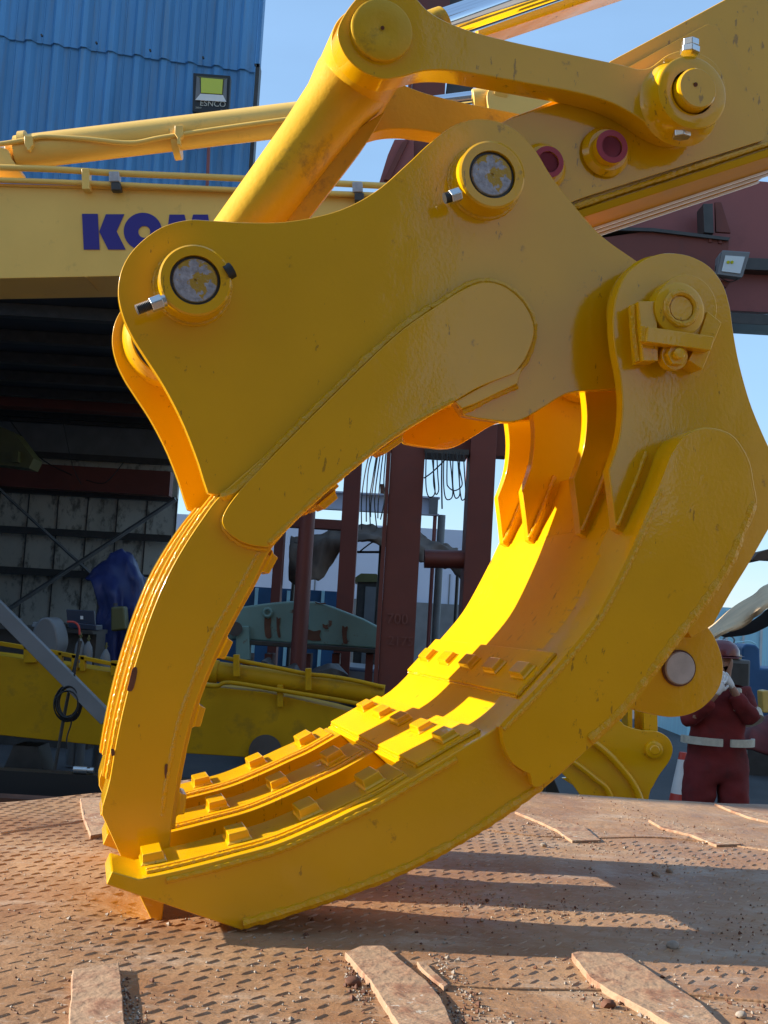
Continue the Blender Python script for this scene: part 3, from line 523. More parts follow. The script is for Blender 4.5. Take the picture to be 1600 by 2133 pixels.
# --- overhead girders on the right
gd = empty('overhead_girder', tuple(WY(1500, 690, 9)), 'dark red double girder high on the right behind the grapple hinge', 'girder')
ML = M['maroonL']
def slab(o_, Y, th, name, mt): return mk(name, wall(o_, Y, th), mt, gd, bevel=.005)
slab([(1380, 392), (1520, 386), (1900, 420), (1900, 575), (1200, 535), (1200, 430)], 9.4, .1, 'upper_web', ML)
slab([(1440, 538), (1900, 556), (1900, 582), (1440, 562)], 9.2, .4, 'middle_flange', M['darksteel'])
slab([(1300, 552), (1900, 582), (1900, 676), (1300, 646)], 9.4, .1, 'lower_web', ML)
slab([(1300, 642), (1900, 676), (1900, 698), (1300, 664)], 9.15, .5, 'bottom_flange', M['darksteel'])
bx = slab([(1200, 500), (1365, 476), (1522, 496), (1518, 560), (1498, 590), (1440, 640), (1200, 640)], 8.9, .35, 'bracket_box', MR)
mk('bracket_flange', wall([(1200, 466), (1365, 470), (1526, 490), (1522, 496), (1365, 477), (1200, 472)], 8.85, .45), M['darksteel'], bx)
slab([(1465, 424), (1485, 424), (1487, 486), (1467, 484)], 9.0, .3, 'stiffener', M['darksteel']); slab([(1487, 424), (1500, 424), (1520, 488), (1489, 486)], 9.1, .05, 'stiffener', MR)
for x, y in ((1482, 494), (1503, 497)): mk('flange_bolt', cyl(WY(x, y, 8.9), WY(x, y + 8, 8.9), .025, 8), MR, bx)
fl2 = empty('floodlight', tuple(WY(1530, 570, 8.7)), 'grey tilted floodlight hanging by the dark red girder', 'floodlight')
mk('housing', prism([WY(x, y, 8.6) for x, y in ((1500, 530), (1508, 518), (1566, 522), (1550, 574), (1497, 568))], YV * .16), M['grey'], fl2, bevel=.012)
mk('front_frame', wall([(1508, 519), (1566, 523), (1549, 575), (1498, 568)], 8.57, .03), M['grey'], fl2, bevel=.006)
mk('reflector', wall([(1515, 528), (1556, 531), (1546, 566), (1507, 561)], 8.555, .012), M['glass'], fl2)
for x in (1521, 1529): mk('lamp_chip', cyl(WY(x, 542, 8.54), WY(x, 542, 8.56), .018, 16), M['glassY'], fl2)
mk('wire', tb([(1500, 560), (1492, 552), (1490, 565), (1500, 578), (1520, 588), (1538, 580), (1540, 572)], 8.7, .006, 6), M['black'], fl2); mk('bracket', wall([(1500, 585), (1520, 588), (1512, 600), (1498, 598)], 8.75, .12), M['maroon'], fl2)

# --- right edge: container, machines, canvas
wallbox('container', 1440, 1900, 1268, 1560, 14, M['cyan'], 'light blue container wall under the canvas at the right edge', 'container', dp=2.5)
ct = bpy.data.objects['container']
for x in (1515, 1550, 1587, 1620): q = WY(x, 1300, 13.97); mk('white_seam', box((q.x - .02, 13.97, 0), (q.x + .02, 13.998, WY(x, 1272, 14).z)), M['white'], ct)
o = mk('canvas_cover', sheetgrid(rows([(1440, 1330, 8.70), (1480, 1302, 8.90), (1530, 1262, 8.60), (1570, 1238, 8.90), (1600, 1216, 8.70), (1700, 1190, 8.90)], [(1450, 1345, 7.30), (1490, 1318, 7.20), (1540, 1286, 7.40), (1575, 1262, 7.20), (1610, 1240, 7.40), (1700, 1226, 7.20)], [(1460, 1350, 7.20), (1500, 1326, 7.10), (1545, 1302, 7.20), (1580, 1282, 7.10), (1612, 1262, 7.20), (1700, 1252, 7.10)]), 40), M['canvas']); thick(o, .03); tag(o, 'sunlit tan canvas cover drooping at the right edge', 'canvas cover')
mk('dark_underside', sheetgrid(rows([(1500, 1324, 7.60), (1545, 1306, 7.60), (1580, 1284, 7.60), (1612, 1262, 7.60), (1700, 1250, 7.60)], [(1510, 1328, 7.70), (1560, 1322, 7.80), (1590, 1310, 7.80), (1620, 1296, 7.80), (1700, 1280, 7.80)]), 24), M['black'], o)  # black sheet drawn as the dark underside of the cover
o = mk('torn_canvas', crumple(wall([(1572, 1164), (1584, 1150), (1610, 1142), (1660, 1140), (1660, 1168), (1600, 1163), (1580, 1168)], 9.5, .3), .03, 6), M['canvasD']); tag(o, 'dark scrap of canvas at the right edge under the hinge plate', 'canvas')
o = mk('blue_machine', wall([(1548, 1348), (1556, 1341), (1576, 1343), (1584, 1352), (1586, 1392), (1700, 1396), (1700, 1520), (1540, 1520)], 10.5, 1.2), M['bluem'], None, bevel=.03); tag(o, 'dark blue machine standing before the light blue container', 'machine')
mk('machine_hose', tb([(1500, 1345), (1520, 1340), (1545, 1338), (1565, 1336), (1578, 1342)], 10.4, .012, 6), M['cyan'], o)
q = WY(1540, 1450, 10.5); mk('machine_base', box((WY(1542, 1500, 10.7).x, 10.6, 0), (WY(1690, 1500, 10.7).x, 11.6, WY(1600, 1515, 10.7).z)), M['darksteel'], o)
o = mk('grey_cabinet', box((WY(1496, 1400, 9.6).x, 9.6, 0), (WY(1566, 1400, 9.6).x, 10.1, WY(1540, 1374, 9.6).z)), M['grey'], None, bevel=.02); tag(o, 'grey cabinet behind the person in red', 'cabinet')
mk('cabinet_lid', box((WY(1494, 1400, 9.55).x, 9.55, WY(1540, 1374, 9.6).z + .003), (WY(1545, 1400, 9.6).x, 10.05, WY(1540, 1364, 9.6).z)), M['canvas'], o, bevel=.01)
mk('cabinet_door', box((WY(1502, 1400, 9.59).x, 9.575, .2), (WY(1560, 1400, 9.6).x, 9.598, WY(1540, 1382, 9.6).z)), M['darksteel'], o)
tag(mk('white_case', box((WY(1482, 1330, 9.9).x, 9.9, WY(1500, 1345, 9.9).z - .35), (WY(1503, 1330, 9.9).x, 10.2, WY(1500, 1317, 9.9).z)), M['white'], None, bevel=.02), 'small off-white case on top behind the red helmet', 'case')
tag(mk('wire_loop', tube([WY(1518 + 12 * math.cos(t * .4488), 1334 + 9 * math.sin(t * .4488), 9.8) for t in range(15)], .010, 6), M['grey']), 'loop of grey wire above the red helmet', 'wire')
o = mk('covered_heap', sheetgrid(rows([(1535, 1500, 8.6), (1565, 1486, 8.7), (1600, 1476, 8.6), (1660, 1474, 8.7)], [(1535, 1530, 8.2), (1565, 1520, 8.0), (1600, 1522, 8.2), (1660, 1520, 8.0)], [(1530, 1562, 8.0), (1565, 1560, 7.8), (1600, 1570, 8.0), (1660, 1572, 7.8)]), 24), M['redcloth']); thick(o, .03); tag(o, 'heap under a dark red sheet at the right edge', 'heap')
tag(mk('yellow_block', wall([(1590, 1440), (1605, 1438), (1606, 1486), (1593, 1486)], 9.2, .2), M['paintold'], None, bevel=.02), 'small yellow block at the right edge beside the far cone', 'block')
def cone(px, pytop, Y, lb):
    a = WY(px, pytop, Y); h = a.z; c_ = empty('traffic_cone', (a.x, a.y, 0), lb, 'traffic cone', 'red and white traffic cones'); q = V((a.x, a.y, 0))
    prf = lambda z: .03 + .15 * (1 - z / h)
    for z0, z1, mt in ((.03, .60 * h, 'conered'), (.60 * h, .93 * h, 'white'), (.93 * h, h, 'conered')): mk('cone_band', tube_prof(q, ZV, [(z0, prf(z0)), (z1, prf(z1))], 28), M[mt], c_)
    mk('cone_base', box((q.x - .2, q.y - .2, .001), (q.x + .2, q.y + .2, .03)), M['conered'], c_, bevel=.008)
cone(1421, 1566, 6.6, 'near red and white cone beside the legs of the person in red'); cone(1588, 1440, 11, 'far red and white cone at the right edge beside the yellow block')

# --- spare grapple standing behind the deck
sg = empty('spare_grapple', (WY(1300, 1600, 4.9).x, 4.9, 0), 'second smaller yellow grapple standing on the ground behind the deck edge', 'grapple')
qz = lambda x, y: (x, y)
mk('side_plate', wall([(1040, 1440), (1200, 1470), (1288, 1500), (1307, 1513), (1341, 1523), (1372, 1525), (1394, 1536), (1405, 1553), (1406, 1571), (1397, 1592), (1380, 1615), (1366, 1640), (1357, 1662), (1340, 1760), (1330, 1850), (1240, 1850), (1235, 1700), (1212, 1660), (1185, 1625), (1150, 1600), (1040, 1560)], 4.9, .04, 5, True), M['paint'], sg, bevel=.006)
mk('side_plate', wall([(1240, 1690), (1220, 1650), (1160, 1612), (1172, 1611), (1196, 1618), (1222, 1616), (1280, 1650), (1300, 1850), (1240, 1850)], 5.4, .04), M['paint'], sg, bevel=.006)
mk('edge_rib', tb([(1150, 1500), (1237, 1546), (1290, 1592), (1336, 1659), (1350, 1760)], 4.88, .022, 12), M['paint'], sg); mk('edge_rib', tb([(1120, 1545), (1192, 1586), (1240, 1622), (1276, 1660), (1290, 1760)], 4.88, .020, 12), M['paint'], sg)
q = WY(1371, 1566, 4.86); mk('pin_boss', tube_prof(q, YV, [(0, .001), (0, .026), (.006, .032), (.006, .044), (.012, .054), (.04, .056)], 36), M['paint'], sg)
mk('mount_post', merge(wall([(1308, 1474), (1318, 1476), (1318, 1560), (1308, 1560)], 5.0, .2), wall([(1318, 1476), (1342, 1480), (1342, 1560), (1318, 1560)], 5.12, .02), wall([(1343, 1478), (1371, 1486), (1372, 1530), (1343, 1528)], 4.98, .25)), M['paint'], sg, bevel=.006)
mk('tine', wall([(1235, 1660), (1340, 1700), (1320, 1850), (1180, 1860), (1200, 1760)], 4.98, .3), M['paint'], sg, bevel=.01)
tag(mk('black_stand', merge(wall([(1140, 1628), (1150, 1610), (1160, 1628), (1180, 1680), (1180, 1860), (1130, 1860)], 5.6, .2), wall([(1296, 1840), (1300, 1600), (1310, 1600), (1320, 1840)], 6, .1)), M['black'], None, bevel=.01), 'black stand behind the spare grapple at the deck edge', 'stand')

# --- person in red coveralls
def skinned(name, nodes, edges, mt, parent, root, sub=2, merge_mats=None):
    ks = list(nodes); vs_ = [V(nodes[k][0]) for k in ks]; me = bpy.data.meshes.new(name); o0 = ORG[parent] if parent else V(nodes[root][0])
    o0 = V((o0.x, o0.y, 0)) if not parent else o0
    me.from_pydata([v - o0 for v in vs_], [(ks.index(a), ks.index(b)) for a, b in edges], []); o = bpy.data.objects.new(name, me); sc.collection.objects.link(o)
    sk = o.modifiers.new('skin', 'SKIN'); sk.use_smooth_shade = True
    for i, k in enumerate(ks):
        r_ = nodes[k][1]; me.skin_vertices[0].data[i].radius = (r_, r_) if not isinstance(r_, tuple) else r_; me.skin_vertices[0].data[i].use_root = (k == root)
    s = o.modifiers.new('sub', 'SUBSURF'); s.levels = sub; s.render_levels = sub
    me.materials.append(mt)
    if parent: o.parent = parent; o.location = (0, 0, 0)
    else: o.location = o0
    ORG[o] = o0; return o
YP = 6.0; pp = lambda x, y, dy=0: WY(x, y, YP + dy)
base = pp(1487, 1585); gx = base.x
def pz(dx, dy, z): return V((gx + dx, YP + dy, z))
sh = pp(1543, 1452); shl = pp(1432, 1448); elb = pp(1566, 1502, -.12); wri = pp(1526, 1428, -.22)
sh.z += .0
nd = {'pel': (pz(0, 0, .95), .12), 'sp': (pz(.0, 0, 1.12), .12), 'ch': (pz(.01, 0, 1.32), .13), 'nk': (pz(.03, -.02, 1.50), .055), 'hd0': (pz(.01, -.05, 1.58), .065), 'hd1': (pz(.01, -.06, 1.66), .088), 'hd2': (pz(.01, -.05, 1.74), .075), 'nose': (pz(.01, -.165, 1.645), .015),
      'shR': (pz(.19, 0, 1.41), .07), 'elR': (elb, .045), 'wrR': (wri, .03), 'shL': (pz(-.19, 0, 1.41), .07), 'elL': (pz(-.26, -.12, 1.18), .045), 'wrL': (pz(-.08, -.26, 1.44), .03),
      'hpR': (pz(.10, 0, .90), .09), 'knR': (pz(.12, -.02, .5), .06), 'anR': (pz(.12, .02, .10), .045), 'hpL': (pz(-.10, 0, .90), .09), 'knL': (pz(-.12, -.02, .5), .06), 'anL': (pz(-.12, .02, .10), .045)}
ed = [('pel', 'sp'), ('sp', 'ch'), ('ch', 'nk'), ('nk', 'hd0'), ('hd0', 'hd1'), ('hd1', 'hd2'), ('hd1', 'nose'), ('ch', 'shR'), ('shR', 'elR'), ('elR', 'wrR'), ('ch', 'shL'), ('shL', 'elL'), ('elL', 'wrL'), ('pel', 'hpR'), ('hpR', 'knR'), ('knR', 'anR'), ('pel', 'hpL'), ('hpL', 'knL'), ('knL', 'anL')]
pe = skinned('person', nd, ed, M['skin'], None, 'pel'); ORG[pe] = V((gx, YP, 0)); 
tag(pe, 'person in dark red coveralls and helmet with one gloved hand raised to the face', 'person')
cn = {'pel': (pz(0, 0, .97), (.235, .15)), 'wa': (pz(0, 0, 1.08), (.225, .145)), 'sp': (pz(.0, 0, 1.2), (.235, .15)), 'ch': (pz(.01, 0, 1.34), (.24, .15)), 'nk': (pz(.02, -.01, 1.46), .095),
      'shR': (pz(.20, 0, 1.40), .10), 'elR': (elb, .078), 'wrR': (wri.lerp(elb, .2), .058), 'shL': (pz(-.20, 0, 1.40), .10), 'elL': (pz(-.26, -.10, 1.18), .08), 'wrL': (pz(-.11, -.23, 1.39), .06),
      'hpR': (pz(.12, 0, .82), .15), 'knR': (pz(.135, -.02, .5), .125), 'anR': (pz(.13, .02, .12), .10), 'hpL': (pz(-.12, 0, .82), .15), 'knL': (pz(-.135, -.02, .5), .125), 'anL': (pz(-.13, .02, .12), .10)}
ce = [('pel', 'wa'), ('wa', 'sp'), ('sp', 'ch'), ('ch', 'nk'), ('ch', 'shR'), ('shR', 'elR'), ('elR', 'wrR'), ('ch', 'shL'), ('shL', 'elL'), ('elL', 'wrL'), ('pel', 'hpR'), ('hpR', 'knR'), ('knR', 'anR'), ('pel', 'hpL'), ('hpL', 'knL'), ('knL', 'anL')]
cvr = skinned('coverall', cn, ce, M['coverall'], pe, 'pel', 3)
dt = bpy.data.textures.new('folds', 'CLOUDS'); dt.noise_scale = .14; dp_ = cvr.modifiers.new('folds', 'DISPLACE'); dp_.texture = dt; dp_.strength = .05; dp_.texture_coords = 'LOCAL'
def ellip(cx, cy, z0, z1, rx, ry, a0, a1, n=24, th=.012):
    o = [V((cx + rx * math.cos(a), cy + ry * math.sin(a), 0)) for a in [R(a0 + (a1 - a0) * k / n) for k in range(n + 1)]]; i_ = [V((cx + (p.x - cx) * .9, cy + (p.y - cy) * .9, 0)) for p in o]
    return merge(*[prism([o[k] + ZV * z0, o[k + 1] + ZV * z0, i_[k + 1] + ZV * z0, i_[k] + ZV * z0], ZV * (z1 - z0)) for k in range(n)])
zt_ = WY(1450, 1545, YP - .2).z
tp = mk('reflective_band', ellip(gx, YP, zt_ - .028, zt_ + .028, .283, .235, 183, 266), M['reflect'], pe); tp = mk('reflective_band', ellip(gx, YP, zt_ - .028, zt_ + .028, .283, .235, 279, 357), M['reflect'], pe)
u_ = (wri - elb).normalized(); mk('sleeve_band', tube_prof(elb + u_ * -.02, (elb - sh).normalized() * -1, [(.02, .092), (.09, .094)], 24), M['reflect'], pe)
mk('shoulder_band', tube([pz(.10, -.16, 1.30), pz(.10, -.17, 1.38), pz(.11, -.13, 1.46)], .028, 10), M['reflect'], pe)
hc = pz(.005, -.05, 1.70); mk('helmet', tube_prof(hc, ZV, [(0, .14), (.008, .165), (.012, .13), (.05, .128), (.09, .105), (.12, .06), (.128, .01)], 36), M['helmet'], pe)
mk('helmet_brim', prism([hc + V((-.10, -.10, 0)), hc + V((-.07, -.20, -.01)), hc + V((.07, -.20, -.01)), hc + V((.10, -.10, 0))], ZV * .008), M['helmet'], pe, bevel=.003)
# gloves: palm and five separate fingers each
for (w0, dr, sdv) in ((wri, (wri - elb).normalized(), V((-1, 0, .1))), (pz(-.08, -.26, 1.44), V((.3, -.1, .9)).normalized(), V((1, 0, 0)))):
    fw_ = V((0, -1, 0)); g_ = {'w': (w0 - dr * .03, .032), 'p': (w0 + dr * .045, (.042, .022))}; ge = [('w', 'p')]
    for k in range(4):
        b_ = w0 + dr * .085 + sdv * (-.030 + .02 * k); L_ = (.026, .031, .029, .022)[k]
        g_['a%d' % k] = (b_, .0105); g_['b%d' % k] = (b_ + dr * L_ + fw_ * -.006, .0098); g_['c%d' % k] = (b_ + dr * L_ * 1.5 + fw_ * -.026, .009); ge += [('p', 'a%d' % k), ('a%d' % k, 'b%d' % k), ('b%d' % k, 'c%d' % k)]
    g_['t0'] = (w0 + dr * .02 + sdv * .045, .013); g_['t1'] = (w0 + dr * .055 + sdv * .06, .011); ge += [('p', 't0'), ('t0', 't1')]
    skinned('glove', g_, ge, M['cotton'], pe, 'p', 2)
for s_ in (-1, 1): mk('boot', tube([pz(.13 * s_, .10, .06), pz(.13 * s_, .0, .07), pz(.13 * s_, -.10, .055), pz(.13 * s_, -.2, .045)], [.05, .06, .055, .04], 16), M['black'], pe)

# added unseen blocks around the camera: they cut skylight and darken paint reflections
tag(mk('opposite_workshop', box((-14, -10, 0), (5.5, -6, 12)), M['grey']), 'long grey workshop across the yard, mirrored in the gloss paint', 'workshop')
tag(mk('opposite_low_blocker', box((5.8, -18, 0), (24, -14, 4.5)), M['grey']), 'added low grey block out of view, mirrored in the gloss paint below the sky', 'light blocker')
tag(mk('opposite_side_blocker', box((11, -8, 0), (20, 9, 7)), M['grey']), 'added grey block out of view on the right, cutting skylight', 'hall')
# the depth units of the yard become metres: deep things stretch, compact things only move back
bpy.context.view_layer.update()
def subtree(o): return [o] + [q for c in o.children for q in subtree(c)]
for top in [o for o in sc.objects if o.parent is None and o.type in ('MESH', 'EMPTY') and not o.name.startswith(('ground', 'opposite'))]:
    tr = subtree(top); W_ = {o: o.matrix_world.copy() for o in tr}
    ys = [(W_[o] @ v.co).y for o in tr if o.type == 'MESH' for v in o.data.vertices]
    lo_, hi_ = min(ys), max(ys); deep = hi_ - lo_ > 1.9 or top.name.startswith(('workshop', 'steel_gantry', 'canvas', 'dark_canopy'))
    if deep:
        done = set()
        for o in tr:
            if o.type == 'MESH':
                Wm = W_[o]; iv = Wm.inverted()
                if o.data.name not in done:
                    done.add(o.data.name)
                    for v in o.data.vertices: p = Wm @ v.co; p.y *= KD; v.co = iv @ p
    else: top.location.y += (KD - 1) * (lo_ + min(.15, (hi_ - lo_) / 2))

# ------------------------------------------------------------------ trailer deck
from mathutils import noise as mnoise
EDGE = [(-400, 1700), (-150, 1672), (0, 1657), (60, 1650), (200, 1630), (400, 1622), (800, 1628), (1120, 1648), (1210, 1655), (1400, 1668), (1600, 1675), (2000, 1696)]
EW = [WZ(x, y, DECK) for x, y in EDGE]
def edgeY(x):
    for a, b in zip(EW[:-1], EW[1:]):
        if a.x <= x <= b.x: return a.y + (b.y - a.y) * (x - a.x) / (b.x - a.x)
    return EW[0].y if x < EW[0].x else EW[-1].y
DIP = GP(325, 1922, 1.1)
def hz(x, y):
    h = 0.012 * mnoise.noise(V((x * 1.1, y * 1.1, 3.3))) + 0.004 * mnoise.noise(V((x * 4, y * 4, 9)))
    l = WZ(120, 1730, DECK)                                       # the far left plate sags away
    if x < l.x + .25: h -= min(1, (l.x + .25 - x) / .3) * max(0, (y - l.y)) * .04
    h -= .055 * math.exp(-((x - DIP.x) ** 2 + (y - DIP.y) ** 2) / .13 ** 2)
    return DECK + h - 0.004
def build_deck():
    vv, ff = [], []; NX, NY = 120, 70; X0, X1 = -3.2, 4.2; Y0 = 1.9
    for j in range(NY + 1):
        for i in range(NX + 1):
            x = X0 + (X1 - X0) * i / NX; y = Y0 + (edgeY(x) - Y0) * j / NY; vv.append(V((x, y, hz(x, y))))
    W_ = NX + 1
    for j in range(NY):
        for i in range(NX): ff.append((j * W_ + i, j * W_ + i + 1, (j + 1) * W_ + i + 1, (j + 1) * W_ + i))
    n = len(vv)
    for i in range(NX + 1): p = vv[NY * W_ + i]; vv.append(V((p.x, p.y, p.z - .14)))
    for i in range(NX): ff.append((NY * W_ + i, NY * W_ + i + 1, n + i + 1, n + i))
    return vv, ff
deck = empty('trailer_deck', (0.5, 2.2, DECK), 'rusty brown chequer plate trailer deck under the yellow grapple', 'trailer deck')
mk('deck_plate', build_deck(), M['deck'], deck)
# raised lozenges of the chequer plate
def inpoly(p, poly):
    c = False; n = len(poly)
    for i in range(n):
        a, b = poly[i], poly[i - 1]
        if (a[1] > p[1]) != (b[1] > p[1]) and p[0] < (b[0] - a[0]) * (p[1] - a[1]) / (b[1] - a[1]) + a[0]: c = not c
    return c
PLAIN = [[(1010, 1700), (1250, 1742), (1600, 1775), (2200, 1830), (2200, 1500), (1000, 1500)], [(935, 2045), (1250, 2052), (1600, 2085), (2300, 2130), (2300, 3000), (1090, 3000), (935, 2133)]]
PLW = [[(q.x, q.y) for q in (WZ(x, y, DECK) for x, y in pl)] for pl in PLAIN]
def lozenges():
    vv, ff = [], []; a = R(56); dx, dy = 0.098, 0.036
    for j in range(122):
        for i in range(60):
            x = -2.7 + i * dx + (dx * .5 if j % 2 else 0) + j * .0015; y = 1.95 + j * dy
            if y > edgeY(x) - .03 or any(inpoly((x, y), pl) for pl in PLW): continue
            if abs(x) > y * .40 + .25: continue
            wear = mnoise.noise(V((x * 1.7, y * 1.7, 20)))
            hgt = .0042 * (1 - max(0, wear) * 1.1) * rnd.uniform(.7, 1.1)
            if hgt < .0012 or rnd.random() < .03: continue
            aa = a + rnd.uniform(-.08, .08); t = V((math.cos(aa), math.sin(aa), 0)); s = V((-t.y, t.x, 0)); l = .026 * rnd.uniform(.85, 1.1); wd = .0042
            c = V((x + rnd.uniform(-.002, .002), y + rnd.uniform(-.002, .002), hz(x, y) - .0005)); n = len(vv)
            vv += [c - t * l, c - s * wd - t * l * .3, c - s * wd + t * l * .3, c + t * l, c + s * wd + t * l * .3, c + s * wd - t * l * .3]
            h = V((0, 0, hgt)); vv += [c - t * l * .6 + h, c + t * l * .6 + h]
            ff += [(n, n + 1, n + 6), (n + 1, n + 2, n + 7, n + 6), (n + 2, n + 3, n + 7), (n + 3, n + 4, n + 7), (n + 4, n + 5, n + 6, n + 7), (n + 5, n, n + 6)]
    return vv, ff
tag(mk('chequer_pattern', lozenges(), M['deck'], deck), kind='stuff')
def strip_on_deck(name, px, th, matr=None, label=None):
    raw = [WZ(x, y, DECK) for x, y in px]; pts = []
    for a, b in zip(raw, raw[1:] + raw[:1]):                # torch-cut edges wander a little
        k_ = max(1, int((b - a).length / .025))
        for i in range(k_): q = a.lerp(b, i / k_); pts.append(q + V((rnd.uniform(-1, 1), rnd.uniform(-1, 1), 0)) * (.0012 if i else .0005))
    top = [V((p.x, p.y, hz(p.x, p.y) + th)) for p in pts]
    o = mk(name, prism([p - V((0, 0, th + .004)) for p in top], V((0, 0, th + .004))), matr or M['bar'], deck, bevel=.003)
    if label: o['label'] = label
    return o
strip_on_deck('grip_bar', [(150, 2032), (248, 2016), (262, 2180), (140, 2180)], .018)
strip_on_deck('grip_bar', [(718, 1988), (752, 1974), (800, 1975), (842, 2010), (888, 2050), (920, 2090), (945, 2150), (830, 2150), (800, 2100), (770, 2050)], .016)
strip_on_deck('grip_bar', [(1190, 1990), (1215, 1984), (1292, 1988), (1345, 2018), (1400, 2060), (1460, 2100), (1520, 2160), (1420, 2160), (1340, 2110), (1270, 2070), (1228, 2040)], .016)
strip_on_deck('grip_bar', [(1072, 1692), (1105, 1697), (1218, 1722), (1252, 1748), (1192, 1750), (1160, 1728), (1120, 1710)], .010)
strip_on_deck('grip_bar', [(1350, 1712), (1400, 1722), (1525, 1752), (1545, 1762), (1492, 1762), (1440, 1742), (1380, 1728)], .010)
strip_on_deck('grip_bar', [(1488, 1678), (1600, 1700), (1680, 1718), (1660, 1726), (1560, 1706)], .010)
strip_on_deck('grip_bar', [(168, 1652), (212, 1650), (222, 1742), (188, 1748), (172, 1700)], .014)
strip_on_deck('grip_bar', [(868, 2003), (884, 2003), (935, 2052), (925, 2060), (880, 2020)], .010)
# plate seam beads
for a in ([(940, 2048), (1080, 2055), (1240, 2056), (1420, 2068), (1600, 2086)], [(1010, 1725), (1150, 1738), (1400, 1745), (1640, 1778)], [(0, 1738), (90, 1722), (180, 1706)]):
    pts = [WZ(x, y, DECK) for x, y in spline(a)]; mk('seam_weld', bead([V((p.x, p.y, hz(p.x, p.y))) for p in pts], .006), M['deck'], deck)
# grit and stones scattered on the deck
def grit():
    gs = []
    for k in range(3400):
        big = rnd.random()
        if rnd.random() < .6:
            ln = rnd.choice([((790, 1840), (1600, 1950)), ((850, 2090), (1100, 2133)), ((900, 1990), (1000, 2090)), ((960, 1720), (1500, 1800)), ((1180, 1990), (1600, 2120)), ((820, 1870), (1200, 1900)), ((1080, 1640), (1600, 1760)), ((720, 1990), (770, 2090)), ((1180, 2040), (1400, 2140)), ((850, 2020), (960, 2133)), ((240, 2030), (290, 2133)), ((1100, 1700), (1260, 1760)), ((1300, 1700), (1540, 1765))])
            t = rnd.random(); px = ln[0][0] + (ln[1][0] - ln[0][0]) * t + rnd.gauss(0, 14); py = ln[0][1] + (ln[1][1] - ln[0][1]) * t + rnd.gauss(0, 12)
        else: px = rnd.uniform(0, 1650); py = rnd.uniform(1700, 2160)
        p = WZ(px, py, DECK)
        if p.y > edgeY(p.x) - .02 or p.y < 1: continue
        r = rnd.uniform(.0014, .004) if big < .965 else rnd.uniform(.005, .008)
        c = V((p.x, p.y, hz(p.x, p.y) + r * .5)); vv = []
        for q in ((1, 0, 0), (-1, 0, 0), (0, 1, 0), (0, -1, 0), (0, 0, 1), (0, 0, -1)): vv.append(c + V(q) * r * rnd.uniform(.6, 1.35) + V((rnd.uniform(-.3, .3), rnd.uniform(-.3, .3), 0)) * r)
        gs.append((vv, [(0, 2, 4), (2, 1, 4), (1, 3, 4), (3, 0, 4), (2, 0, 5), (1, 2, 5), (3, 1, 5), (0, 3, 5)], [0 if rnd.random() < .55 else 1] * 8))
    return merge(*gs)
tag(mk('grit', grit(), [M['stone'], M['rust']], None, flat=True), kind='stuff')
for k, (px, py, r, lb) in enumerate([(1366, 1820, .014, 'pale round stone on the deck, left one of the pair above the long shadows'), (1394, 1812, .012, 'pale round stone on the deck, right one of the pair above the long shadows'), (1402, 1968, .016, 'largest pale stone, lying inside the long shadow on the deck'), (1268, 2092, .014, 'dark stone beside the bare grip bar at bottom right'), (1544, 2118, .011, 'small pale stone at the bottom right corner of the deck'), (735, 2048, .016, 'brown lump of dirt beside the middle grip bar'), (1134, 1760, .012, 'pale stone right of the grapple where the chequer plate starts')]):
    p = WZ(px, py, DECK); bm = bmesh.new(); bmesh.ops.create_icosphere(bm, subdivisions=2, radius=r)
    for v in bm.verts: v.co = V((v.co.x * 1.2, v.co.y, v.co.z * .8)) * (1 + .35 * mnoise.noise(v.co * 60 + V((k * 5, 0, 0))))
    geo = ([v.co + V((p.x, p.y, hz(p.x, p.y) + r * .5)) for v in bm.verts], [tuple(v.index for v in f.verts) for f in bm.faces]); bm.free()
    tag(mk('stone', geo, M['stone'] if k not in (3, 5) else M['rust'], None), lb, 'stone', 'stones on the deck')

# ------------------------------------------------------------------ the grapple
gr = empty('rock_grapple', tuple(WZ(503, 1938, DECK)), 'huge glossy yellow excavator grapple with toothed curved jaws closed on the deck', 'grapple')
P = M['paint']
TN, TM, TF = (1.0, 1.075), (1.16, 1.235), (1.315, 1.39)
IN = [(1397, 945), (1374, 1010), (1350, 1065), (1312, 1150), (1272, 1230), (1240, 1286), (1198, 1340), (1122, 1427), (1044, 1508), (950, 1566), (870, 1613), (790, 1660), (740, 1684), (665, 1720), (575, 1758), (480, 1785), (400, 1806), (345, 1819), (288, 1831)]
OUT = [(1577, 1057), (1552, 1120), (1522, 1190), (1475, 1262), (1415, 1340), (1350, 1428), (1298, 1494), (1235, 1552), (1125, 1650), (1000, 1735), (900, 1793), (800, 1840), (720, 1870), (650, 1894), (575, 1918), (503, 1938)]
TOP = [(1421, 908), (1470, 890), (1525, 905), (1560, 955), (1572, 1010)]
def lower_outline(a, b, tip):
    o = [IN[b - 1 - i] for i in range(b - a)]                 # from low to high along the inner edge
    return o
icur = [GP(x, y, 1.0) for x, y in spline(IN)]                  # inner curve at the near face
def sub_curve(cur, x0, x1, c):                                 # part of a curve between two pixel columns
    out = []
    for (x, y), p in zip(cur[0], cur[1]):
        if min(x0, x1) <= x <= max(x0, x1): out.append(p)
    return out
ICUR = (spline(IN), icur)
def nrm_at(cur, i):
    a, b = cur[max(0, i - 1)], cur[min(len(cur) - 1, i + 1)]
    t = (b - a).normalized(); n = t.cross(D).normalized(); return t, n
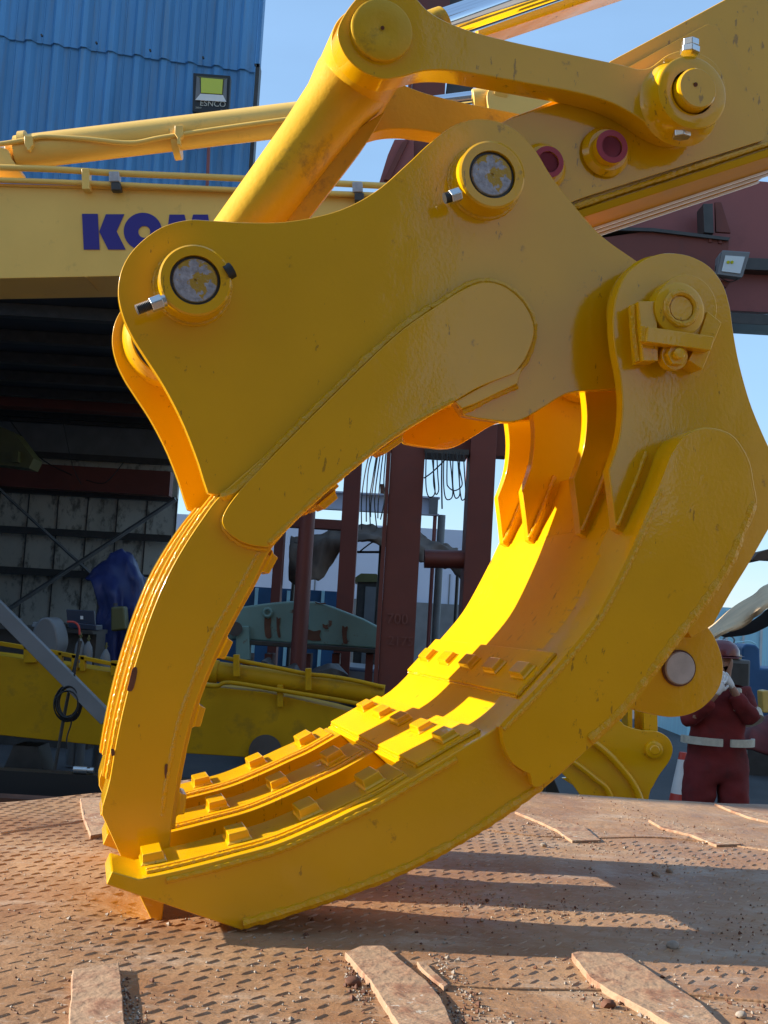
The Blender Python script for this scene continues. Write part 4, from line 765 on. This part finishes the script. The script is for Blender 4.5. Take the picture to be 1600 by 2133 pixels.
# sign of the normal: towards the inside of the ring
CEN = GP(760, 1330, 1.0)
def inner_n(cur, i, cen=CEN):
    t, n = nrm_at(cur, i)
    if n.dot(cen - cur[i]) < 0: n = -n
    return t, n
def swept(cur, t0, t1, ca, cb, cref, cen=CEN):                 # plate lying on a curve, from offset t0 to t1
    lo_ = []; hi_ = []
    for i, p in enumerate(cur):
        t, n = inner_n(cur, i, cen); q = p + dsh(ca - cref); lo_.append(q + n * t0); hi_.append(q + n * t1)
    N = len(cur); w_ = dsh(cb - ca); vv = []; ff = []
    for a, b in zip(lo_, hi_): vv += [a, b, b + w_, a + w_]
    for i in range(N - 1):
        for k in range(4): ff.append((i * 4 + k, i * 4 + (k + 1) % 4, (i + 1) * 4 + (k + 1) % 4, (i + 1) * 4 + k))
    ff += [(0, 1, 2, 3), tuple((N - 1) * 4 + k for k in (3, 2, 1, 0))]
    return vv, ff
TIP = [(503, 1938, 's'), (440, 1916), (360, 1886), (290, 1860), (221, 1843, 's'), (233, 1815, 's'), (288, 1831, 's')]
tine_low = [(870, 1613, 's')] + [(x, y) for x, y in IN[11:]] [:-1] + [(288, 1831, 's'), (233, 1815, 's'), (221, 1843, 's'), (503, 1938, 's')] + [(x, y) for x, y in OUT[::-1][1:]][:5] + [(1000, 1735, 's')]
body_out = [(1397, 945, 's')] + IN[1:10] + [(870, 1613, 's'), (1000, 1735, 's')] + OUT[::-1][7:-1] + [(1577, 1057)] + TOP[::-1] + []
near_out = [(1397, 945, 's')] + IN[1:-1] + [(288, 1831, 's'), (233, 1815, 's'), (221, 1843, 's'), (503, 1938, 's')] + OUT[::-1][1:-1] + [(1577, 1057)] + TOP[::-1]
# shared box of the three lower tines, behind the near one
mk('lower_jaw_body', plate([(1340, 1088, 's')] + IN[3:10] + [(870, 1613, 's'), (1000, 1735, 's')] + OUT[::-1][7:-1] + [(1590, 1040, 's')], 1.0, 1.06, 1.388, 4), M['satin'], gr, bevel=.004)
mk('upper_skin', swept(sub_curve(ICUR, 1300, 1400, 1), -.03, -.001, 1.06, 1.386, 1.0), M['satin'], gr, bevel=.003)
def tine(name, outl, ca, cb):
    return mk(name, plate(outl, 1.0, ca, cb, 6), P, gr, bevel=.005, seg=3)
near = tine('lower_tine', near_out, *TN)
mid = tine('lower_tine', tine_low, *TM)
far = tine('lower_tine', tine_low, *TF)
# cap plates with the wear bar on each tine
def nearest_i(px):
    return min(range(len(ICUR[0])), key=lambda i: abs(ICUR[0][i][0] - px))
def block(parent, i, ca, cb, L=.029, H=.030, base=.010, cur=icur, cref=1.0, cen=CEN, name='grip_block'):
    t, n = inner_n(cur, i, cen); p = cur[i]; w0, w1 = dsh(ca - cref), dsh(cb - cref)
    def ring(l, h, e): return [p + t * (-l) + n * h + w0 + D * e, p + t * l + n * h + w0 + D * e, p + t * l + n * h + w1 - D * e, p - t * l + n * h + w1 - D * e]
    rings = [ring(L * 1.28, base, -.008), ring(L * 1.05, base + .008, .0), ring(L, base + H * .6, .0), ring(L * .94, base + H, .002)]
    vv = sum(rings, []); ff = [(0, 1, 2, 3), (15, 14, 13, 12)]
    for k in range(3):
        for q in range(4): ff.append((k * 4 + q, k * 4 + (q + 1) % 4, k * 4 + 4 + (q + 1) % 4, k * 4 + 4 + q))
    return mk(name, (vv, ff), P, parent, bevel=.0035, seg=2)
for tn, (ca, cb) in ((near, TN), (mid, TM), (far, TF)):
    cu = sub_curve(ICUR, 300, 866, 1)
    mk('cap_plate', swept(cu, -.002, .012, ca + .016, cb + .002, 1.0), P, tn, bevel=.003)
    for edge in (ca + .012,):
        mk('weld_bead', bead([p + dsh(edge - 1.0) + inner_n(cu, i)[1] * .002 for i, p in enumerate(cu)], .008), M['weld'], tn)
    for px in (326, 505, 668, 800): block(tn, nearest_i(px), ca + .026, cb - .012, base=.012)
# two wear strips across the full width with five blocks each
def wear_strip(px0, px1, ca, cb, bx):
    cu = sub_curve(ICUR, px0, px1, 1)
    s = mk('wear_strip', swept(cu, -.002, .014, ca, cb, 1.0), M['satin'], gr, bevel=.003)
    mk('weld_bead', bead([cu[0] + dsh(ca - 1) , cu[0] + dsh(cb - 1)], .006), M['weld'], s); mk('weld_bead', bead([cu[-1] + dsh(ca - 1), cu[-1] + dsh(cb - 1)], .007), M['weld'], s)
    mk('weld_bead', bead([p + dsh(ca - 1) + inner_n(cu, i)[1] * .004 for i, p in enumerate(cu)], .009), M['weld'], s)
    for k in range(5):
        c = 1.045 + k * .077; block(s, nearest_i(bx), c - .016, c + .016, L=.024, H=.022, base=.014)
wear_strip(1090, 1180, 1.02, 1.388, 1131)
wear_strip(880, 1024, 1.02, 1.388, 970)
# raised doubler plates on the near face
dbl = mk('doubler_plate', plate([(1397, 950, 's')] + IN[1:9] + [(1046, 1512, 's'), (1050, 1550), (1065, 1585), (1085, 1602), (1104, 1612, 's'), (1125, 1638)] + OUT[::-1][8:-1] + [(1572, 1057)] + [(1566, 1010), (1552, 955), (1520, 908), (1470, 893), (1425, 910)], .99, .99, 1.001, 4), P, gr, bevel=.003)
def px_bead(parent, pts, cref, r=.008, c=None):
    return mk('weld_bead', bead([at(x, y, cref, c or cref) + D * (r * .8) for x, y in spline(pts)], r * 1.45), M['weld'], parent)
px_bead(dbl, [(1104, 1612), (1080, 1603), (1062, 1585), (1050, 1550), (1046, 1512)], 1.0, .007)
px_bead(near, [(x + 4, y - 12) for x, y in OUT[::-1][:8]], .998, .011)
px_bead(dbl, [(x - 6, y - 10) for x, y in OUT[::-1][8:]], .99, .013)
px_bead(near, [(x + 2, y + 16) for x, y in IN[9:-1]], .999, .007)
px_bead(dbl, [(x + 6, y + 12) for x, y in IN[1:9]], .99, .006)
# hinge lugs of the lower jaw
LUG = [(1277, 670), (1283, 620), (1302, 575), (1335, 545), (1370, 530), (1402, 527), (1440, 534), (1478, 555), (1505, 590), (1520, 635), (1528, 690), (1540, 755), (1562, 835), (1590, 905), (1618, 965), (1632, 1010), (1626, 1060), (1600, 1105), (1560, 1175), (1520, 1240), (1487, 1300, 's'), (1440, 1330, 's'), (1340, 1140, 's'), (1283, 1102, 's'), (1276, 1040, 's'), (1268, 980, 's'), (1284, 935), (1293, 895), (1297, 840), (1292, 785), (1281, 725)]
lugs = []
for k, c in enumerate((1.035, 1.118, 1.262, 1.345)):
    lg = mk('hinge_lug', plate(LUG, 1.035, c, c + .014, 5), P, gr, bevel=.004, seg=2); lugs.append(lg)
    e = 1 if k % 2 == 0 else 0
    cc = c - .001 if True else c
    px = [(1286, 1096), (1305, 1050), (1325, 1000), (1345, 942)]
    mk('weld_bead', bead([at(x, y, 1.035, cc) for x, y in px], .009), M['weld'], lg)
hx, hy = 1402, 655
# hinge pin, spacers, cap
HP = GP(1412, 648, 1.035)
rr = pxm(1412, 648, 1.035, 1)
mk('hinge_pin', cyl(HP + dsh(-.020), HP + dsh(.345), rr * 60, 48), P, gr, bevel=.003)
for c in (1.0505, 1.236):
    sp = mk('hinge_spacer', cyl(HP + dsh(c - 1.035), HP + dsh(c - 1.035 + .024), rr * 108, 56), P, gr, bevel=.006)
HB = at(1405, 652, 1.035, 1.062); mk('hinge_boss', tube_prof(HP + dsh(.016), D, [(0, rr * 112), (.02, rr * 120), (.05, rr * 118), (.055, rr * 100)], 56), P, gr)
# pin keeper on the near lug
kp = mk('pin_keeper', merge(plate([(1330, 627, 's'), (1368, 627, 's'), (1372, 752, 's'), (1340, 752, 's')], 1.012, 1.012, 1.036), plate([(1474, 648, 's'), (1504, 672, 's'), (1464, 770, 's'), (1434, 750, 's'), (1452, 715, 's')], 1.012, 1.012, 1.036)), P, gr, bevel=.003)
mk('keeper_bar', plate([(1350, 680, 's'), (1489, 701, 's'), (1481, 730, 's'), (1347, 712, 's')], 1.0, 1.0, 1.013), P, kp, bevel=.003)
px_bead(kp, [(1322, 636), (1324, 690), (1332, 752)], 1.02, .010); px_bead(kp, [(1345, 680), (1343, 712)], 1.006, .009)
q = GP(1418, 643, 1.008); mk('pin_cap', tube_prof(q, D, [(0, rr * 44), (.006, rr * 50), (.06, rr * 50)], 48), P, kp)
mk('weld_bead', bead([q + (E1 * math.cos(a * .2618) + E2 * math.sin(a * .2618)) * rr * 30 - D * .002 for a in range(25)], .010), M['weld'], kp)
mk('cap_disc', cyl(q - D * .004, q, rr * 22, 32), P, kp)
q = GP(1412, 738, 1.005)
mk('washer', tube_prof(q + D * .018, D, [(0, rr * 26), (.03, rr * 27)], 40), P, kp)
mk('hex_nut', cyl(q, q + D * .02, rr * 21, 6), P, kp, bevel=.002); mk('bolt', tube_prof(q - D * .018, D, [(0, rr * 8), (.005, rr * 11), (.03, rr * 11)], 20), P, kp)
# ear with the bright steel pin at the back of the lower jaw
EAR = [(1380, 1250, 's'), (1440, 1275), (1478, 1310), (1499, 1350), (1507, 1392), (1500, 1430), (1478, 1462), (1445, 1485), (1400, 1494), (1350, 1486), (1300, 1472), (1200, 1440, 's'), (1250, 1350, 's')]
for c in (1.06, 1.31):
    er = mk('rear_ear', plate(EAR, 1.06, c, c + .02), P, gr, bevel=.004)
    if c < 1.1: e0 = er
q = GP(1418, 1392, 1.055); r1 = pxm(1418, 1392, 1.06, 1)
mk('rear_pin', tube_prof(q, D, [(0, r1 * 29), (.004, r1 * 31), (.75, r1 * 31)], 48), M['steel'], gr)
mk('pin_bush', tube_prof(q + D * .009, D, [(0, r1 * 34.5), (.01, r1 * 34.5)], 48), M['rust'], e0)

# upper jaw
PL = [(433, 1027, 's'), (520, 1050, 's'), (700, 950, 's'), (945, 838, 's'), (966, 866, 's'), (1010, 874), (1075, 878), (1130, 850), (1165, 828), (1200, 816), (1290, 810, 's'), (1420, 790, 's'), (1500, 700, 's'), (1420, 600, 's'), (1330, 546, 's'), (1255, 492), (1200, 432), (1150, 368), (1112, 308), (1068, 266), (1012, 248), (952, 258), (895, 298), (850, 340), (780, 400), (700, 440), (600, 461), (510, 463), (440, 459), (390, 458), (335, 474), (285, 512), (256, 555), (246, 605), (255, 655), (275, 700), (300, 740), (340, 802), (378, 875), (408, 950), (424, 1000)]
PLF = PL[:11] + [(1500, 780, 's'), (1560, 660, 's'), (1480, 560, 's')] + PL[14:]
UC = GP(760, 1330, 1.085)
up_near = mk('upper_side_plate', plate(PL, 1.085, 1.085, 1.097, 6), P, gr, bevel=.004, seg=3)
up_far = mk('upper_side_plate', plate(PL, 1.085, 1.296, 1.308, 6), P, gr, bevel=.004, seg=3)
UO = [(975, 597), (905, 640), (820, 702), (700, 815), (600, 905), (530, 968), (458, 1033), (420, 1082), (380, 1143), (345, 1208), (312, 1288), (282, 1380), (258, 1470), (240, 1555), (228, 1625), (212, 1690)]
UI = [(1072, 780), (1000, 806), (944, 840), (880, 877), (820, 915), (760, 960), (700, 1010), (640, 1063), (568, 1140), (528, 1213), (485, 1290), (452, 1356), (425, 1420), (406, 1472), (390, 1530), (378, 1585), (368, 1640), (360, 1700), (354, 1765)]
UTIP = [(212, 1697, 's'), (247, 1775, 's'), (320, 1927, 's'), (338, 1918, 's'), (342, 1880), (350, 1810)]
ut_out = UO[1:-1] + [(213, 1680, 's')] + UTIP + UI[::-1][:-1] + [(1072, 780, 's'), (1100, 740), (1112, 690), (1098, 640), (1060, 603), (1015, 588)]
ut_near = mk('upper_tine', plate(ut_out, 1.081, 1.081, 1.145, 5), P, gr, bevel=.005, seg=3)
ut_far = mk('upper_tine', plate(ut_out, 1.081, 1.247, 1.311, 5), P, gr, bevel=.005, seg=3)
# the outer wrap plate along the back of each upper tine
ocur = [GP(x, y, 1.081) for x, y in spline(UO[6:-1])]
OC = GP(900, 1500, 1.081)
for tn, c in ((ut_near, 1.081), (ut_far, 1.247)):
    mk('back_plate', swept(ocur, -.019, .002, c + .017, c + .046, 1.081, OC), P, tn, bevel=.003)
    for e in (.007, .057): mk('weld_bead', bead([p + dsh(c - 1.081 + e) - inner_n(ocur, i, OC)[1] * .003 for i, p in enumerate(ocur)], .009), M['weld'], tn)
UIs = spline(UI); ucur = [GP(x, y, 1.081) for x, y in UIs]
OCI = GP(-600, 700, 1.081)                                       # the far side, so that normals point into the ring
for tn, c in ((ut_near, 1.081), (ut_far, 1.247)):
    cu = [p for (x, y), p in zip(UIs, ucur) if y > 1150 and y < 1740]
    def flip(i, cu=cu): return inner_n(cu, i, CEN)
    mk('cap_plate', swept(cu, -.002, .014, c + .012, c + .052, 1.081, CEN), P, tn, bevel=.003)
    for yy in (1030, 1165, 1340, 1495, 1680):
        i = min(range(len(UIs)), key=lambda k: abs(UIs[k][1] - yy)); block(tn, i, c + .014, c + .050, L=.030, H=.026, base=.012, cur=ucur, cref=1.081)
    i = min(range(len(UIs)), key=lambda k: abs(UIs[k][1] - 915)); block(tn, i, c + .014, c + .050, L=.04, H=.020, base=.004, cur=ucur, cref=1.081)
DB = [(468, 1100), (466, 1072), (500, 1022), (580, 938), (700, 818), (820, 703), (900, 644), (975, 598), (1020, 588), (1062, 604), (1096, 640), (1113, 688), (1098, 740), (1072, 778, 's'), (1000, 806), (944, 838), (880, 875), (820, 913), (760, 957), (700, 1007), (640, 1060), (590, 1107), (558, 1140, 's'), (525, 1136), (495, 1124)]
udb = mk('upper_doubler', plate(DB, 1.073, 1.073, 1.083, 5), P, gr, bevel=.003)
px_bead(udb, [(1075, 776), (1100, 742), (1114, 690), (1098, 638), (1062, 602), (1018, 586), (975, 595), (900, 642)], 1.079, .010)
px_bead(udb, [(900, 640), (820, 700), (700, 814), (580, 934), (500, 1018), (462, 1036)], 1.081, .013)
px_bead(udb, [(464, 1078), (470, 1104), (497, 1128), (527, 1139), (558, 1142)], 1.079, .007)
px_bead(udb, [(560, 1132), (640, 1054), (700, 1001), (760, 951), (820, 907), (880, 869), (944, 833)], 1.073, .007)
px_bead(ut_near, [(540, 1150), (500, 1222), (455, 1300), (425, 1365), (400, 1425), (382, 1475), (366, 1530), (355, 1585), (345, 1640), (338, 1700)], 1.081, .006)
hb = mk('hook_bar', plate([(1090, 762, 's'), (1078, 800, 's'), (990, 842, 's'), (962, 852, 's'), (946, 836, 's'), (1000, 806, 's')], 1.075, 1.075, 1.086), P, gr, bevel=.004)
px_bead(hb, [(1078, 803), (1030, 823), (985, 846), (962, 856)], 1.08, .008)
# the skin that joins the two upper tines, with its rows of grip blocks
cu = [p for (x, y), p in zip(UIs, ucur) if 848 < y < 1235]
mk('upper_jaw_skin', swept(cu, -.030, -.003, 1.099, 1.295, 1.081), P, gr, bevel=.003)
for ya, yb, ym in ((1000, 1062, 1030), (1135, 1200, 1165)):
    cs = [p for (x, y), p in zip(UIs, ucur) if ya < y < yb]
    s_ = mk('wear_strip', swept(cs, -.002, .014, 1.10, 1.30, 1.081), P, gr, bevel=.003)
    i = min(range(len(UIs)), key=lambda k: abs(UIs[k][1] - ym))
    for k in range(1, 4): block(s_, i, 1.10 + k * .045, 1.128 + k * .045, L=.028, H=.022, base=.013, cur=ucur, cref=1.081)
# worn patches: bare steel where the paint is scraped off the tine
for sh in ([(276, 1393), (284, 1390), (286, 1400), (279, 1432), (272, 1440), (265, 1438), (268, 1425)], [(231, 1560), (239, 1562), (238, 1573), (233, 1574)], [(344, 1593), (349, 1592), (348, 1604), (351, 1612), (346, 1623), (343, 1612)]):
    mk('scraped_patch', plate(sh, 1.081, 1.0802, 1.0815, 2), M['rust'], ut_near)
# pin bosses
def boss(px, py, c0, r_out, r_in, base_c, parent, prong):
    q = GP(px, py, c0); s = pxm(px, py, c0, 1); dep = (base_c - c0) * C0
    b = mk('pin_boss', tube_prof(q, D, [(.055, s * (r_in + 1)), (.0, s * (r_in + 1)), (-.001, s * (r_out - 4)), (.004, s * r_out), (dep - .02, s * r_out), (dep, s * (r_out + 8))], 72), P, gr)
    a = mk('weld_bead', bead([q + D * (dep - .004) + (E1 * math.cos(k * .15708) + E2 * math.sin(k * .15708)) * s * (r_out + 4) for k in range(41)], .009), M['weld'], b)
    mk('pin_seal', tube_prof(q + D * .012, D, [(0, s * (r_in)), (.02, s * r_in)], 64), M['darksteel'], b)
    mk('pin', tube_prof(q + D * .004, D, [(.003, s * 3), (.0, s * 3.5), (0, s * (r_in - 7)), (.004, s * (r_in - 5)), (1.0, s * (r_in - 5))], 64), M['pinface'], b)
    return b, q, s
b1, q1, s1 = boss(407, 583, 1.060, 76, 52, 1.086, gr, 0)
b2, q2, s2 = boss(1026, 363, 1.060, 68, 47, 1.086, gr, 0)
for ctr, c in (((407, 583), 1.05), ((1026, 363), 1.05)):
    q = at(ctr[0], ctr[1], 1.045, 1.27); s = pxm(ctr[0], ctr[1], 1.045, 1); fb = mk('far_pin_boss', tube_prof(q, D, [(0, s * 112), (.02, s * 124), (.085, s * 132)], 64), P, gr)
    mk('rubber_seal', tube_prof(q - D * .012, D, [(0, s * 100), (.006, s * 108), (.018, s * 108)], 64), M['black'], fb)
    q = at(ctr[0], ctr[1], 1.045, 1.098); mk('inner_collar', tube_prof(q, D, [(0, s * 88), (.03, s * 80)], 64), P, gr)
def stub(px0, px1, c, r, n=14, threads=0):
    a, b = GP(*px0, c), GP(*px1, c); s = pxm(px0[0], px0[1], c, 1)
    if threads:
        P_ = []; rr_ = []; N = threads * 2
        for k in range(N + 1): P_.append(a.lerp(b, k / N)); rr_.append(s * r * (1.0 if k % 2 else .76))
        return tube(P_, rr_, n)
    return cyl(a, b, s * r, n)
bt = mk('retaining_bolt', stub((284, 646), (316, 634), 1.062, 12, 16, 10), M['thread'], gr)
mk('hex_nut', stub((314, 636), (338, 627), 1.062, 17, 6), M['zinc'], bt, bevel=.003)
mk('washer', stub((336, 628), (345, 625), 1.062, 13, 20), M['zinc'], bt)
mk('bolt_head', stub((470, 570), (484, 562), 1.064, 17, 20), M['black'], bt)
bt = mk('retaining_bolt', stub((926, 413), (938, 410), 1.062, 11, 16), M['black'], gr)
mk('hex_nut', stub((937, 411), (958, 404), 1.062, 15, 6), M['zinc'], bt, bevel=.003)

# ------------------------------------------------------------------ excavator arm and linkage
ar = empty('excavator_stick', tuple(GP(1300, 300, 1.18)), 'yellow excavator arm end with curved link bar, tube link and chrome ram above the grapple', 'excavator arm')
LK = [(735, 5), (775, -28), (820, -30), (862, -8), (890, 20), (925, 42), (975, 62), (1040, 80), (1130, 100), (1280, 131), (1345, 143), (1395, 112), (1440, 105), (1490, 130), (1512, 180), (1500, 235), (1465, 275), (1410, 285), (1365, 268), (1322, 240), (1270, 213), (1200, 193), (1110, 176), (1000, 156), (930, 146), (880, 148), (835, 160), (795, 164), (750, 145), (715, 108), (704, 60)]
near_link = mk('link_bar', plate(LK, 1.075, 1.075, 1.105, 6), P, ar, bevel=.005, seg=3)
mk('link_bar', plate(LK, 1.075, 1.225, 1.255, 6), M['paintworn'], ar, bevel=.005, seg=3)
q = GP(797, 60, 1.068); s = pxm(797, 60, 1.07, 1)
mk('pin_cap', tube_prof(q, D, [(.001, s * 2), (0, s * 4), (-.002, s * 30), (0, s * 59), (.005, s * 63), (.03, s * 64)], 64), M['paintworn'], near_link)
mk('grease_hole', cyl(GP(797, 58, 1.066), GP(797, 58, 1.067), s * 4, 16), M['rust'], near_link)
q = GP(1443, 192, 1.047); s = pxm(1443, 192, 1.047, 1)
bs = mk('link_boss', tube_prof(q, D, [(.07, s * 43), (0, s * 43), (-.001, s * 66), (.004, s * 70), (.07, s * 72), (.095, s * 84)], 72), P, ar)
mk('link_pin', tube_prof(q - D * .035, D, [(.002, s * 3), (0, s * 36), (.006, s * 39), (.5, s * 39)], 56), P, bs)
mk('grease_hole', cyl(GP(1449, 176, 1.0355), GP(1449, 176, 1.037), s * 4, 16), M['rust'], bs)
nb = mk('hex_nut', merge(cyl(GP(1438, 84, 1.05), GP(1438, 98, 1.05), s * 17, 6), cyl(GP(1438, 99, 1.05), GP(1437, 112, 1.05), s * 19, 6)), M['zinc'], bs, bevel=.003)
nb = mk('bolt_head', cyl(GP(1420, 266, 1.062), GP(1420, 287, 1.062), s * 18, 6), M['zinc'], bs, bevel=.003)
# tube link between link pin and left pin
A, B = at(795, 62, 1.07, 1.165), at(407, 583, 1.045, 1.175)
ax = (B - A).normalized(); sd1 = ax.cross(D).normalized()
s = pxm(650, 300, 1.16, 1)
path = [A.lerp(B, t) for t in (0, .06, .14, .3, .6, .8, 1)]; rad = [1.25, 1.28, 1.1, 1.0, .95, .92, 1.0]
mk('tube_link', tube(path, rad, 48, True, (sd1 * (s * 63), D * (.042 * C0))), M['paintworn'], ar, ang=60)
mk('link_head', cyl(at(795, 62, 1.07, 1.106), at(795, 62, 1.07, 1.224), pxm(795, 60, 1.07, 1) * 88, 64), M['paintworn'], ar, bevel=.006)
mk('link_foot', cyl(at(407, 583, 1.045, 1.112), at(407, 583, 1.045, 1.262), pxm(407, 583, 1.045, 1) * 100, 64), M['paintworn'], ar, bevel=.006)
rb = mk('link_web', plate([(838, 176, 's'), (800, 240), (740, 320), (690, 385), (640, 450), (600, 500, 's'), (560, 500, 's'), (700, 260, 's')], 1.10, 1.165, 1.19), M['paintworn'], ar, bevel=.004)
# stick
ST = [(1000, 340, 's'), (1020, 280), (1060, 246), (1120, 222), (1190, 188), (1275, 124, 's'), (1400, 57, 's'), (1720, -116, 's'), (1720, 270, 's'), (1600, 312, 's'), (1215, 440, 's'), (1120, 470), (1050, 450)]
st = mk('arm_box', plate(ST, 1.11, 1.112, 1.262, 5), P, ar, bevel=.006, seg=3)
mk('nose_plate', plate([(1000, 345, 's'), (1012, 290), (1050, 255), (1110, 232), (1185, 205), (1290, 150, 's'), (1455, 60), (1480, 52), (1502, 70), (1560, 190), (1592, 280, 's'), (1590, 292, 's'), (1225, 408, 's'), (1130, 440), (1050, 430)], 1.105, 1.105, 1.113, 5), P, ar, bevel=.004)
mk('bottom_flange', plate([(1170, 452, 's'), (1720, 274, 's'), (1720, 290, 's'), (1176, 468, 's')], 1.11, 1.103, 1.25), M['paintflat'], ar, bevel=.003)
for pts in ([(1180, 438), (1300, 398), (1600, 300), (1700, 267)], ):
    mk('weld_bead', bead([at(x, y, 1.11, 1.108) for x, y in pts], .011), M['weld'], ar)
for c in (1.1865, 1.2125, 1.243):
    o_ = E2 * .006; mk('underside_bar', bar(at(1176, 468, 1.11, c) + o_, at(1720, 290, 1.11, c) + o_, D * .007, E2 * .004), M['rail'], ar)  # near-white bars drawn as the pale lines along the underside
for (px, py, ro) in ((1143, 337, 31), (1275, 305, 32)):
    s = pxm(px, py, 1.09, 1); q = GP(px, py, 1.086)
    pb = mk('port_boss', tube_prof(q, D, [(.06, s * 21), (0.002, s * 21), (.001, s * ro), (.03, s * (ro + 1)), (.04, s * (ro + 1))], 48), P, ar)
    mk('port_flange', tube_prof(q + D * .030, D, [(0, s * (ro + 8)), (.02, s * (ro + 17))], 48), P, pb)
    mk('primer_ring', tube_prof(q - D * .001, D, [(.006, s * 21), (0, s * 21), (0, s * (ro)), (.006, s * (ro))], 48), M['redring'], pb)
    mk('port_bore', cyl(q + D * .035, q + D * .037, s * 20, 32), M['darksteel'], pb)
    bm_ = GP(px - 4, py + 8, 1.094); mk('plug_ball', tube_prof(bm_, D, [(-.01, .001), (-.006, .008), (0, .011), (.006, .008)], 16), M['redring'], pb)
# chrome ram above the link and the box behind it
a, b = at(905, 50, 1.16, 1.18), at(1500, -110, 1.16, 1.18); s = pxm(1000, 20, 1.18, 1)
a, b = GP(915, 55, 1.19), GP(1420, -120, 1.19)
mk('ram_rod', cyl(a, b, s * 31, 40), M['chrome'], ar)
mk('ram_eye', cyl(GP(880, 68, 1.19), GP(925, 52, 1.19), s * 36, 40), M['paintworn'], ar, bevel=.004)
mk('ram_guard', bar(GP(985, 84, 1.25), GP(1420, -62, 1.25), D * .06, (E2 * .02)), P, ar, bevel=.003)
print('C0', C0, 'stick depth', (GP(1300, 300, 1.11) - CAM).length)
